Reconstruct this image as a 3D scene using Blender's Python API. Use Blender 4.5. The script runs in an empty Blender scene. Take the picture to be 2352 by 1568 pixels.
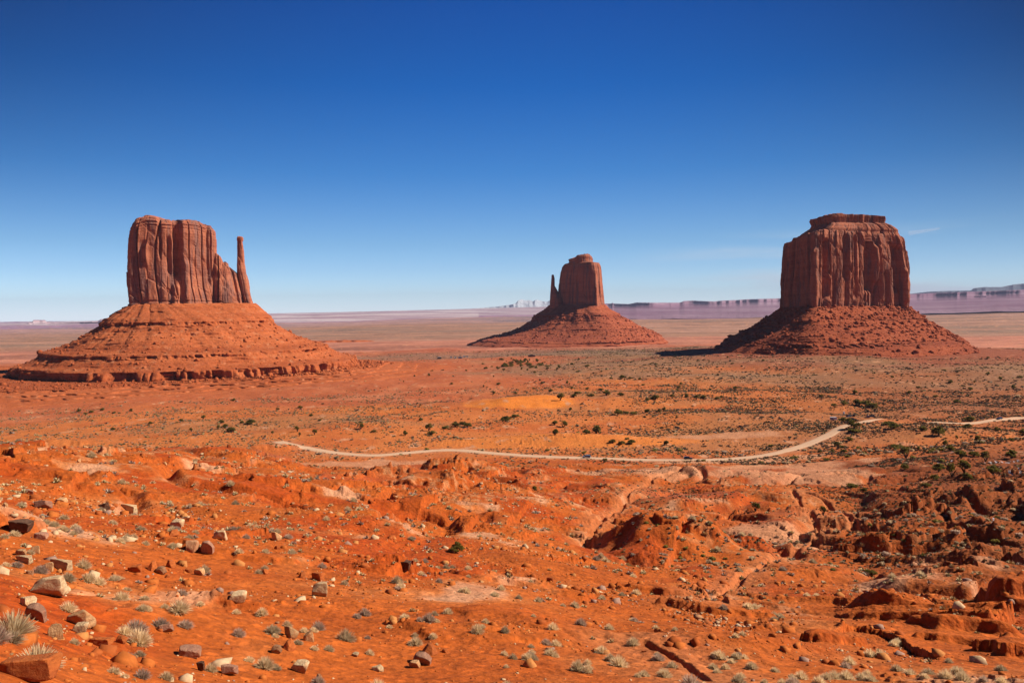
import bpy, math, random
import numpy as np
from mathutils import Matrix, Vector

# ------------------------------------------------------------------ camera, light, air
F = 1800.0; CU, CV = 1176.0, 784.0            # focal length and centre in overview pixels (2352 x 1568)
PITCH = math.radians(2.13); ROLL = math.radians(0.8)
CAM_Z = 100.0
SUN_AZ = math.radians(88.0); SUN_EL = math.radians(39.0)   # azimuth right of the view axis (+Y)
EXPOSURE = 0.72

scene = bpy.context.scene
col = scene.collection
fw = np.array([0, math.cos(PITCH), -math.sin(PITCH)])
up0 = np.array([0, math.sin(PITCH), math.cos(PITCH)])
r0 = np.array([1.0, 0, 0])
RV = math.cos(ROLL) * r0 - math.sin(ROLL) * up0
UV = math.sin(ROLL) * r0 + math.cos(ROLL) * up0
cam_d = bpy.data.cameras.new('camera'); cam = bpy.data.objects.new('camera', cam_d); col.objects.link(cam)
cam_d.sensor_width = 36.0; cam_d.lens = F / 2352.0 * 36.0; cam_d.clip_start = 0.3; cam_d.clip_end = 200000.0
m = Matrix([[RV[0], UV[0], -fw[0], 0], [RV[1], UV[1], -fw[1], 0], [RV[2], UV[2], -fw[2], CAM_Z], [0, 0, 0, 1]])
cam.matrix_world = m
scene.camera = cam
scene.view_settings.view_transform = 'Standard'; scene.view_settings.look = 'None'
scene.view_settings.gamma = 1.0; scene.view_settings.exposure = EXPOSURE
scene.render.resolution_x = 1024; scene.render.resolution_y = 682
cy = scene.cycles
cy.max_bounces = 4; cy.diffuse_bounces = 1; cy.glossy_bounces = 1; cy.volume_bounces = 0; cy.transparent_max_bounces = 8

world = bpy.data.worlds.new('World'); scene.world = world; world.use_nodes = True
wn = world.node_tree.nodes; wl = world.node_tree.links
for n in list(wn): wn.remove(n)
wo = wn.new('ShaderNodeOutputWorld'); bg = wn.new('ShaderNodeBackground')
sky = wn.new('ShaderNodeTexSky'); sky.sky_type = 'NISHITA'; sky.sun_disc = False
sky.sun_elevation = SUN_EL; sky.sun_rotation = SUN_AZ
sky.altitude = 1700; sky.air_density = 1.0; sky.dust_density = 0.3; sky.ozone_density = 3.0
SKY_RAMP = [(0.0, (1.5, 1.72, 2.3)), (.023, (1.28, 1.55, 1.9)), (.054, (.96, 1.27, 1.62)), (.087, (.74, 1.10, 1.42)), (.173, (.26, .80, 1.32)), (.274, (.03, .565, 1.24)), (.366, (.02, .44, 1.12)), (.6, (.04, .28, .7)), (.9, (.03, .22, .55))]
tcw = wn.new('ShaderNodeTexCoord'); sxw = wn.new('ShaderNodeSeparateXYZ'); wl.new(tcw.outputs['Generated'], sxw.inputs[0])
crw = wn.new('ShaderNodeValToRGB'); wl.new(sxw.outputs[2], crw.inputs[0])          # a polariser's darkening with height
while len(crw.color_ramp.elements) < len(SKY_RAMP): crw.color_ramp.elements.new(.5)
for k_, (p_, c_) in enumerate(SKY_RAMP):
    crw.color_ramp.elements[k_].position = p_; crw.color_ramp.elements[k_].color = tuple(c_) + (1,)
tint = wn.new('ShaderNodeVectorMath'); tint.operation = 'MULTIPLY'
wl.new(sky.outputs[0], tint.inputs[0]); wl.new(crw.outputs[0], tint.inputs[1])
def _m(op, a, b):
    q = wn.new('ShaderNodeMath'); q.operation = op
    for k_, v_ in enumerate((a, b)):
        if isinstance(v_, (int, float)): q.inputs[k_].default_value = v_
        else: wl.new(v_, q.inputs[k_])
    return q.outputs[0]
x_ = sxw.outputs[0]
kz_ = _m('ADD', _m('MULTIPLY', _m('MINIMUM', _m('MAXIMUM', sxw.outputs[2], 0.0), .4), 6.0), .2)
side = _m('MAXIMUM', _m('SUBTRACT', _m('SUBTRACT', 1.0, _m('MULTIPLY', _m('MULTIPLY', x_, x_), kz_)), _m('MULTIPLY', x_, .24)), .30)
tint2 = wn.new('ShaderNodeVectorMath'); tint2.operation = 'SCALE'
wl.new(tint.outputs[0], tint2.inputs[0]); wl.new(side, tint2.inputs['Scale'])
# thin veil of high cloud low on the right
nz = wn.new('ShaderNodeTexNoise'); mpw = wn.new('ShaderNodeVectorMath'); mpw.operation = 'MULTIPLY'; mpw.inputs[1].default_value = (1.6, 1.6, 16.0)
wl.new(tcw.outputs['Generated'], mpw.inputs[0]); wl.new(mpw.outputs[0], nz.inputs['Vector']); nz.inputs['Scale'].default_value = 1.6; nz.inputs['Detail'].default_value = 5
def _r(v, a, b):
    q = wn.new('ShaderNodeMapRange'); q.interpolation_type = 'SMOOTHSTEP'; wl.new(v, q.inputs[0]); q.inputs[1].default_value = a; q.inputs[2].default_value = b; return q.outputs[0]
veil = _m('MULTIPLY', _m('MULTIPLY', _r(nz.outputs[0], .46, .60), _r(x_, .12, .38)), _m('MULTIPLY', _r(sxw.outputs[2], .10, .055), _r(sxw.outputs[2], -.01, .02)))
mxw = wn.new('ShaderNodeMix'); mxw.data_type = 'RGBA'; wl.new(_m('MULTIPLY', veil, .85), mxw.inputs[0]); wl.new(tint2.outputs[0], mxw.inputs[6]); mxw.inputs[7].default_value = (6.6, 7.6, 8.6, 1)
wl.new(mxw.outputs[2], bg.inputs['Color'])
bg.inputs['Strength'].default_value = 0.056
wl.new(bg.outputs[0], wo.inputs['Surface'])

sun_d = bpy.data.lights.new('sun', 'SUN'); sun = bpy.data.objects.new('sun', sun_d); col.objects.link(sun)
sun_d.energy = 5.0; sun_d.angle = math.radians(0.5); sun_d.color = (1.0, 0.92, 0.80)
SD = np.array([math.sin(SUN_AZ) * math.cos(SUN_EL), math.cos(SUN_AZ) * math.cos(SUN_EL), math.sin(SUN_EL)])
sun.rotation_mode = 'QUATERNION'
sun.rotation_quaternion = Vector((SD[0], SD[1], SD[2])).to_track_quat('Z', 'Y')

random.seed(7); RNG = np.random.default_rng(11)

# ------------------------------------------------------------------ numeric helpers
_P = np.random.default_rng(3).permutation(256).astype(np.int32); _P = np.concatenate([_P, _P, _P])
_G = np.random.default_rng(5).normal(size=(256, 3)); _G /= np.linalg.norm(_G, axis=1)[:, None]; _G = _G.astype(np.float32)
_A = np.random.default_rng(6).uniform(0, 2 * np.pi, 256); _G2 = np.stack([np.cos(_A), np.sin(_A)], 1).astype(np.float32)

def n2(x, y, seed=0):
    x = np.asarray(x, dtype=np.float64) + seed * 17.31; y = np.asarray(y, dtype=np.float64) - seed * 9.77
    xf = np.floor(x); yf = np.floor(y)
    xi = xf.astype(np.int64) & 255; yi = yf.astype(np.int64) & 255
    fx = (x - xf).astype(np.float32); fy = (y - yf).astype(np.float32)
    u = fx * fx * fx * (fx * (fx * 6 - 15) + 10); v = fy * fy * fy * (fy * (fy * 6 - 15) + 10)
    def g(ix, iy, dx, dy):
        h = _P[_P[ix & 255] + (iy & 255)] & 255
        gg = _G2[h]
        return gg[..., 0] * dx + gg[..., 1] * dy
    a = g(xi, yi, fx, fy); b = g(xi + 1, yi, fx - 1, fy)
    c = g(xi, yi + 1, fx, fy - 1); d = g(xi + 1, yi + 1, fx - 1, fy - 1)
    return (a + u * (b - a)) * (1 - v) + (c + u * (d - c)) * v * 1.0

def n3(x, y, z, seed=0):
    x = np.asarray(x, dtype=np.float64) + seed * 13.7; y = np.asarray(y, dtype=np.float64) - seed * 7.3; z = np.asarray(z, dtype=np.float64) + seed * 3.1
    xf = np.floor(x); yf = np.floor(y); zf = np.floor(z)
    xi = xf.astype(np.int64) & 255; yi = yf.astype(np.int64) & 255; zi = zf.astype(np.int64) & 255
    fx = (x - xf).astype(np.float32); fy = (y - yf).astype(np.float32); fz = (z - zf).astype(np.float32)
    s = lambda t: t * t * t * (t * (t * 6 - 15) + 10)
    u, v, w = s(fx), s(fy), s(fz)
    def g(a, b, c):
        h = _P[_P[_P[(xi + a) & 255] + ((yi + b) & 255)] + ((zi + c) & 255)] & 255
        gg = _G[h]
        return gg[..., 0] * (fx - a) + gg[..., 1] * (fy - b) + gg[..., 2] * (fz - c)
    L = lambda a, b, t: a + t * (b - a)
    return L(L(L(g(0, 0, 0), g(1, 0, 0), u), L(g(0, 1, 0), g(1, 1, 0), u), v),
             L(L(g(0, 0, 1), g(1, 0, 1), u), L(g(0, 1, 1), g(1, 1, 1), u), v), w)

def fbm(x, y, octv=4, seed=0, gain=0.5):
    s = 0; a = 1.0
    for o in range(octv):
        s = s + a * n2(x * 2 ** o, y * 2 ** o, seed + o * 5); a *= gain
    return s * 1.4

def ss(a, b, x):
    t = np.clip((x - a) / (b - a), 0, 1); return t * t * (3 - 2 * t)

def mix(a, b, t): return a * (1 - t) + b * t

def ray(u, v):
    cx = (np.asarray(u, float) - CU) / F; cyy = -(np.asarray(v, float) - CV) / F
    return cx[..., None] * RV + cyy[..., None] * UV + fw

def tdrop(u, v):                       # metres dropped per metre of horizontal distance
    d = ray(u, v); return -d[..., 2] / np.hypot(d[..., 0], d[..., 1])

# ------------------------------------------------------------------ terrain
COLS = [
 (-500, [(1568, 14), (1450, 20), (1300, 34), (1200, 55), (1100, 100), (1040, 150), (1000, 210)], [(330, -70), (470, -92)]),
 (0, [(1568, 18), (1450, 27), (1300, 45), (1200, 70), (1100, 130), (1040, 195), (1000, 265)], [(370, -76), (490, -93)]),
 (300, [(1568, 25), (1450, 37), (1300, 60), (1200, 95), (1100, 170), (1040, 250), (1005, 330)], [(420, -80), (520, -94)]),
 (600, [(1568, 31), (1400, 48), (1300, 70), (1200, 110), (1100, 190), (1050, 270), (1020, 365)], [(430, -82), (500, -93)]),
 (800, [(1568, 33), (1400, 50), (1300, 75), (1200, 120), (1120, 210), (1088, 300)], [(380, -84), (440, -93)]),
 (1000, [(1568, 34), (1400, 52), (1300, 78), (1200, 135), (1130, 230), (1080, 330), (1052, 395)], [(440, -87), (480, -94)]),
 (1200, [(1568, 34), (1450, 48), (1350, 72), (1260, 120), (1150, 225), (1095, 340), (1072, 420)], [(470, -94)]),
 (1450, [(1568, 35), (1450, 54), (1350, 90), (1250, 165), (1180, 240), (1120, 330), (1078, 430)], [(480, -94)]),
 (1700, [(1568, 36), (1450, 60), (1350, 110), (1250, 190), (1150, 290), (1080, 430)], [(490, -94)]),
 (2000, [(1568, 38), (1450, 68), (1400, 92), (1350, 130), (1250, 215), (1150, 320), (1050, 480)], [(560, -93)]),
 (2352, [(1568, 40), (1450, 78), (1350, 135), (1200, 250), (1100, 360), (1000, 540)], [(620, -93)]),
 (2900, [(1568, 40), (1450, 78), (1350, 135), (1200, 250), (1100, 360), (1000, 540)], [(620, -93)]),
]
FAR = [(1000, -97), (1500, -104), (2400, -119), (4000, -133), (12000, -142), (30000, -120), (48000, -70), (120000, -70)]
LR0, LR1, NR = math.log(2.0), math.log(120000.0), 900
_lr = np.linspace(LR0, LR1, NR)
_uu = np.linspace(-500, 2900, 171)
_tab = []
for (u, vis, hid) in COLS:
    pr = [2.0, 9.0]; pz = [-2.0, -4.5 if u < 700 else -5.5]
    for v, r in vis:
        pr.append(r); pz.append(-r * float(tdrop(u, v)))
    for r, z in hid + FAR:
        pr.append(r); pz.append(z)
    _tab.append(np.interp(_lr, np.log(pr), pz))
_tab = np.array(_tab)
_cu = [c[0] for c in COLS]
_B = np.array([np.interp(_uu, _cu, _tab[:, k]) for k in range(NR)])     # [r, u]
def _gs(a, n, ax):
    k = np.exp(-0.5 * (np.arange(-3 * n, 3 * n + 1) / n) ** 2); k /= k.sum()
    pad = [(0, 0), (0, 0)]; pad[ax] = (3 * n, 3 * n)
    ap = np.pad(a, pad, mode='edge')
    return np.apply_along_axis(lambda q: np.convolve(q, k, 'valid'), ax, ap)
_B = _gs(_gs(_B, 5, 0), 4, 1)

def base_z(r, az):
    az = np.clip(az, -1.25, 1.25)
    u = np.clip(CU + F * np.tan(az), -500, 2899.9)
    lr = np.clip(np.log(np.maximum(r, 2.0)), LR0, LR1 - 1e-6)
    i = (lr - LR0) / (LR1 - LR0) * (NR - 1); j = (u + 500) / 3400 * 170
    i0 = np.minimum(i.astype(int), NR - 2); j0 = np.minimum(j.astype(int), 169); fi = i - i0; fj = j - j0
    return (_B[i0, j0] * (1 - fi) * (1 - fj) + _B[i0 + 1, j0] * fi * (1 - fj) + _B[i0, j0 + 1] * (1 - fi) * fj + _B[i0 + 1, j0 + 1] * fi * fj)

def place(u, r):
    d = ray(u, 900.0); a = math.atan2(d[0], d[1]); return r * math.sin(a), r * math.cos(a)

_RR = np.exp(np.linspace(math.log(10), math.log(60000), 2600))
def hit_base(u, v):
    d = ray(u, v); a = math.atan2(d[0], d[1]); t = float(tdrop(u, v))
    z = base_z(_RR, np.full_like(_RR, a))
    k = np.argmax(z > -_RR * t)
    r = _RR[k]
    return r * math.sin(a), r * math.cos(a)

MERRICK = place(1945, 1760); K_XY = MERRICK; W_XY = place(430, 1455); E_XY = place(1330, 2900)

# features: (x, y, half length, half width, rotation, height, cliffness, seed)
def ft(u, v, rx, ry, rot, h, cl, sd, dr=0):
    x, y = hit_base(u, v); r = math.hypot(x, y); k = (r + dr) / r
    return (x * k, y * k, rx, ry, math.radians(rot), h, cl, sd)
FEATS = [
 ft(1585, 1262, 9, 6, -20, 3.0, .8, 2),
 ft(2060, 1245, 17, 5, -12, 4.2, .85, 3), ft(2150, 1262, 10, 5, -15, 3.2, .8, 4),
 ft(2045, 1400, 4, 2.2, 5, 1.6, .85, 5),
 ft(2185, 1150, 13, 6, 10, 3.4, .85, 7), ft(2255, 1165, 15, 6, -20, 3.6, .85, 8),
 ft(2100, 1195, 7, 4, 0, 3, .85, 9), ft(2275, 1275, 9, 5, 10, 3.0, .8, 10),
 ft(2310, 1405, 5, 4, 50, 4.2, .85, 12),
 ft(2395, 1400, 6, 4, 0, 3.0, .8, 13), ft(2350, 1500, 4, 2.5, 30, 2.0, .85, 14),
 ft(1905, 1470, 3, 1.8, 10, 1.5, .85, 15), ft(1340, 1120, 24, 9, 30, 3.0, .6, 16),
  ft(1100, 1120, 34, 12, 25, 5.0, .7, 19), ft(960, 1165, 30, 9, 5, 3.5, .85, 20),
 ft(1600, 1088, 40, 16, 0, 5.0, .3, 21), ft(1730, 1098, 26, 14, 0, 5.0, .3, 22),
 ft(1450, 1200, 9, 5, 40, 3.5, .8, 23), ft(930, 1310, 4.2, 1.3, 18, 1.3, .7, 24),
 ft(600, 1290, 9, 4, 10, 1.3, .8, 25), ft(545, 1395, 3.0, 1.6, 0, .9, .8, 26),
 ft(1170, 1330, 9, 5, 12, 1.6, .4, 27), ft(1250, 1440, 7, 4, -10, .9, .4, 28),
 ft(1560, 1370, 9, 5, -25, 1.8, .8, 29), ft(1650, 1410, 8, 4, -25, 1.6, .8, 30),
 ft(30, 1215, 3.2, 2.4, 0, 2.2, .9, 31), ft(620, 1035, 30, 9, 15, 6, .7, 32), ft(150, 1020, 34, 10, 5, 5, .7, 33),
 ft(400, 1075, 34, 7, 12, 3.2, .85, 34), ft(150, 1110, 20, 5, 8, 2.4, .85, 35), ft(1850, 1180, 8, 3, -10, 1.8, .85, 36),
 ft(700, 1130, 22, 6, 12, 2.6, .8, 37), ft(1120, 1460, 6, 3, 15, .8, .5, 38), ft(2200, 1340, 8, 4, -20, 2.0, .8, 39),
 ft(2290, 1320, 7, 4, 0, 2.6, .8, 40), ft(1760, 1250, 10, 4, -25, 1.6, .8, 41), ft(2240, 1480, 5, 2, -30, 1.0, .7, 42),
]
DUNES = [ft(1190, 930, 100, 60, 5, 13, 0, 50), ft(1300, 1012, 90, 36, -3, 9, 0, 51), ft(1700, 960, 120, 60, 0, 7, 0, 52),
         ft(850, 985, 120, 50, 0, 4, 0, 53), ft(2050, 1000, 90, 60, 0, 8, 0, 54), ft(1480, 920, 140, 90, 0, 6, 0, 55), ft(2200, 1010, 70, 50, 0, 8, 0, 56)]

def hit_list(pts): return np.array([hit_base(u, v) for u, v in pts])
def smooth_path(P, n=14):
    out = []
    Q = np.vstack([2 * P[0] - P[1], P, 2 * P[-1] - P[-2]])
    for i in range(1, len(Q) - 2):
        for k in range(n):
            t = k / n; p0, p1, p2, p3 = Q[i - 1], Q[i], Q[i + 1], Q[i + 2]
            out.append(.5 * ((2 * p1) + (-p0 + p2) * t + (2 * p0 - 5 * p1 + 4 * p2 - p3) * t * t + (-p0 + 3 * p1 - 3 * p2 + p3) * t ** 3))
    return np.array(out)
LEDGES = [(p, h) for p, h in (
 ([(110, 1128), (170, 1121), (226, 1114), (301, 1106)], 1.1), ([(300, 1090), (350, 1083), (410, 1076)], 1.2), ([(10, 1050), (90, 1034), (178, 1016)], 1.6), ([(230, 1068), (330, 1050), (430, 1038)], 1.2),
 ([(349, 1203), (410, 1194), (478, 1186)], .8), ([(556, 1242), (601, 1236), (640, 1238)], .8), ([(718, 1129), (800, 1124), (916, 1128)], 1.4),
 ([(788, 1196), (848, 1182), (936, 1171), (1040, 1163)], 1.8), ([(900, 1152), (960, 1150), (1020, 1156)], 1.2), ([(1003, 1134), (1071, 1110), (1131, 1094), (1190, 1075)], 2.2), ([(1125, 1216), (1185, 1190), (1235, 1166)], 1.4), ([(1060, 1222), (1108, 1210)], 1.3),
 ([(1240, 1298), (1306, 1288), (1330, 1292)], .7), ([(1520, 1297), (1582, 1258), (1628, 1240)], 2.0), ([(889, 1322), (945, 1306), (1003, 1289)], .9), ([(1205, 1243), (1250, 1234)], .7), ([(1340, 1377), (1385, 1369)], .5),
 ([(1040, 1066), (1080, 1062), (1110, 1066)], 1.2), ([(1240, 1165), (1300, 1150), (1360, 1142)], 1.0), ([(1560, 1365), (1640, 1390), (1690, 1420)], .6),
 ([(480, 1075), (560, 1060), (640, 1045)], 1.3), ([(0, 1090), (60, 1080), (110, 1078)], 1.0), ([(560, 1150), (660, 1140), (740, 1145)], .9), ([(1640, 1180), (1720, 1172), (1790, 1178)], 1.0), ([(1900, 1460), (1960, 1450), (2060, 1470), (2200, 1530)], .5), ([(2080, 1365), (2140, 1385), (2210, 1430)], .9),
 ([(2130, 1158), (2230, 1140), (2350, 1160)], 2.8), ([(2070, 1200), (2150, 1188), (2215, 1204)], 2.4), ([(2190, 1232), (2290, 1218), (2370, 1240)], 3.0), ([(2230, 1296), (2310, 1284), (2370, 1304)], 2.4), ([(2220, 1376), (2300, 1354), (2365, 1372)], 2.2),
 ([(2270, 1446), (2350, 1432)], 1.6), ([(1970, 1244), (2060, 1236), (2155, 1264)], 3.2), ([(2120, 1310), (2200, 1322), (2260, 1340)], 1.6), ([(1990, 1396), (2040, 1384), (2095, 1398)], 1.6), ([(2200, 1110), (2290, 1100), (2360, 1112)], 2.4))]
LEDGES = [(smooth_path(hit_list(p), 6), h) for p, h in LEDGES]
def ledge_add(x, y, r):
    z = np.zeros_like(x); rm = np.zeros_like(x)
    wob = np.clip(r / 160, .15, 1.3)
    for P, h in LEDGES:
        m_ = (x > P[:, 0].min() - 30) & (x < P[:, 0].max() + 30) & (y > P[:, 1].min() - 30) & (y < P[:, 1].max() + 30)
        if not m_.any(): continue
        xs, ys = x[m_], y[m_]; w_ = wob[m_]
        xs = xs + w_ * (1.6 * n2(xs / 6 / w_, ys / 6 / w_, 61) + .7 * n2(xs / 1.8 / w_, ys / 1.8 / w_, 62)); ys = ys + w_ * (2.2 * n2(xs / 7 / w_, ys / 7 / w_, 63) + 1.0 * n2(xs / 2 / w_, ys / 2 / w_, 64))
        best = np.full(xs.shape, 1e6); sg = np.zeros_like(xs); along = np.zeros_like(xs)
        n_ = len(P) - 1
        for i in range(n_):
            ax, ay = P[i]; bx, by = P[i + 1]; dx, dy = bx - ax, by - ay; L2 = dx * dx + dy * dy + 1e-9
            t = ((xs - ax) * dx + (ys - ay) * dy) / L2; tc = np.clip(t, 0, 1)
            d = np.hypot(xs - ax - tc * dx, ys - ay - tc * dy); b = d < best
            best = np.where(b, d, best); sg = np.where(b, np.sign((ys - ay) * dx - (xs - ax) * dy), sg); along = np.where(b, (i + tc) / n_, along)
        sd = best * sg; env = ss(0, .12, along) * (1 - ss(.88, 1, along)) * (.55 + .9 * np.abs(n2(along * 9, along * 0 + h, 65)) * 1.5)
        k = h * 3.2
        up = ss(-.10 * h, .12 * h, sd) * np.exp(-np.maximum(sd, 0) / (k * 3))
        dn = -.35 * np.exp(-np.maximum(-sd, 0) / (k * .6)) * (sd < 0)
        z[m_] += h * env * (up + dn); rm[m_] = np.maximum(rm[m_], env * np.exp(-np.maximum(-sd, 0) / (k * 1.1)) * (sd < .3))
    return z, rm
def dm_(u, v, rx, ry, rot, h, sd):
    x, y = hit_base(u, v); return (x, y, rx, ry, math.radians(rot), h, sd)
DOMES = [dm_(1500, 1250, 17, 12, -12, 8.5, 201), dm_(2230, 1160, 28, 13, 0, 5, 202), dm_(2110, 1190, 8, 6, 0, 3.2, 203), dm_(2335, 1255, 12, 8, 0, 2.2, 204), dm_(2010, 1262, 26, 5, -14, 4.5, 205),
         dm_(2320, 1410, 7, 5, 0, 1.6, 206), dm_(2025, 1405, 5.5, 3.5, 0, 3.0, 207), dm_(1010, 1078, 26, 13, 0, 6, 208), dm_(870, 1098, 16, 9, 10, 6, 209), dm_(2260, 1250, 9, 7, 0, 3, 210), dm_(2150, 1450, 9, 4, -30, 1.4, 211),
         dm_(1250, 1300, 16, 7, 0, 1.6, 212), dm_(600, 1180, 22, 10, 0, 2.2, 213), dm_(1600, 1480, 9, 5, 0, 1.2, 214), dm_(350, 1420, 7, 4, 0, .8, 215), dm_(2560, 1180, 22, 30, 0, 15, 216)]
ROAD1 = hit_list([(640, 1016), (660, 1022), (700, 1030), (780, 1041), (860, 1046), (930, 1040), (1000, 1034), (1060, 1035), (1150, 1043), (1250, 1049), (1340, 1053),
                  (1450, 1056), (1580, 1057), (1680, 1054), (1760, 1046), (1830, 1030), (1900, 1008), (1960, 985), (2020, 968), (2080, 966), (2150, 969), (2220, 968), (2290, 962), (2352, 956), (2450, 950)])
ROAD1 = smooth_path(ROAD1)

def dist_poly(x, y, P):
    """distance to a polyline, only worked out near its box"""
    d = np.full(x.shape, 1e6)
    m_ = (x > P[:, 0].min() - 60) & (x < P[:, 0].max() + 60) & (y > P[:, 1].min() - 60) & (y < P[:, 1].max() + 60)
    if not m_.any(): return d
    xs, ys = x[m_], y[m_]; best = np.full(xs.shape, 1e6)
    for i in range(len(P) - 1):
        ax, ay = P[i]; bx, by = P[i + 1]; dx, dy = bx - ax, by - ay
        t = np.clip(((xs - ax) * dx + (ys - ay) * dy) / (dx * dx + dy * dy + 1e-9), 0, 1)
        best = np.minimum(best, np.hypot(xs - ax - t * dx, ys - ay - t * dy))
    d[m_] = best
    return d
WASHES = [smooth_path(hit_list(p), 6) for p in (
 [(1850, 1140), (1900, 1150), (1945, 1180), (1962, 1210), (2020, 1222)],
 [(1480, 1120), (1500, 1100), (1560, 1090), (1600, 1075)],
 [(1620, 1400), (1690, 1330), (1780, 1290), (1850, 1240), (1900, 1210)],
 [(1480, 1490), (1560, 1520), (1640, 1568)],
 [(1330, 1240), (1390, 1180), (1440, 1140), (1480, 1110)],
 [(1820, 1135), (1850, 1165), (1870, 1200), (1900, 1230)])]

def feat_h(x, y, f, warp):
    fx, fy, rx, ry, rot, h, cl, sd = f
    c, s = math.cos(rot), math.sin(rot)
    R = max(rx, ry) * 2.0
    out = np.zeros_like(x)
    m_ = (np.abs(x - fx) < R) & (np.abs(y - fy) < R)
    if not m_.any(): return out
    xs, ys = x[m_] - fx, y[m_] - fy
    w = warp
    xs = xs + w * rx * .55 * n2(xs / (rx * .6), ys / (rx * .6), sd + 60) + w * rx * .2 * n2(xs / (rx * .17), ys / (rx * .17), sd + 61)
    ys = ys + w * ry * .55 * n2(xs / (ry * .7), ys / (ry * .7), sd + 62)
    p = (xs * c + ys * s) / rx; q = (-xs * s + ys * c) / ry
    d = np.sqrt(p * p + q * q)
    soft = np.exp(-d * d * 2.2)
    if cl > 0:
        hard = 1 - ss(0.62, 0.78, d)                 # a cliff all round ...
        tilt = .55 + .45 * np.clip(-p * .9, -1, 1)   # ... highest towards the left end
        g = mix(soft, (hard * .7 + soft * .45) * (tilt * .5 + .6), cl)
    else:
        g = soft
    out[m_] = .62 * h * g
    return out

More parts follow.
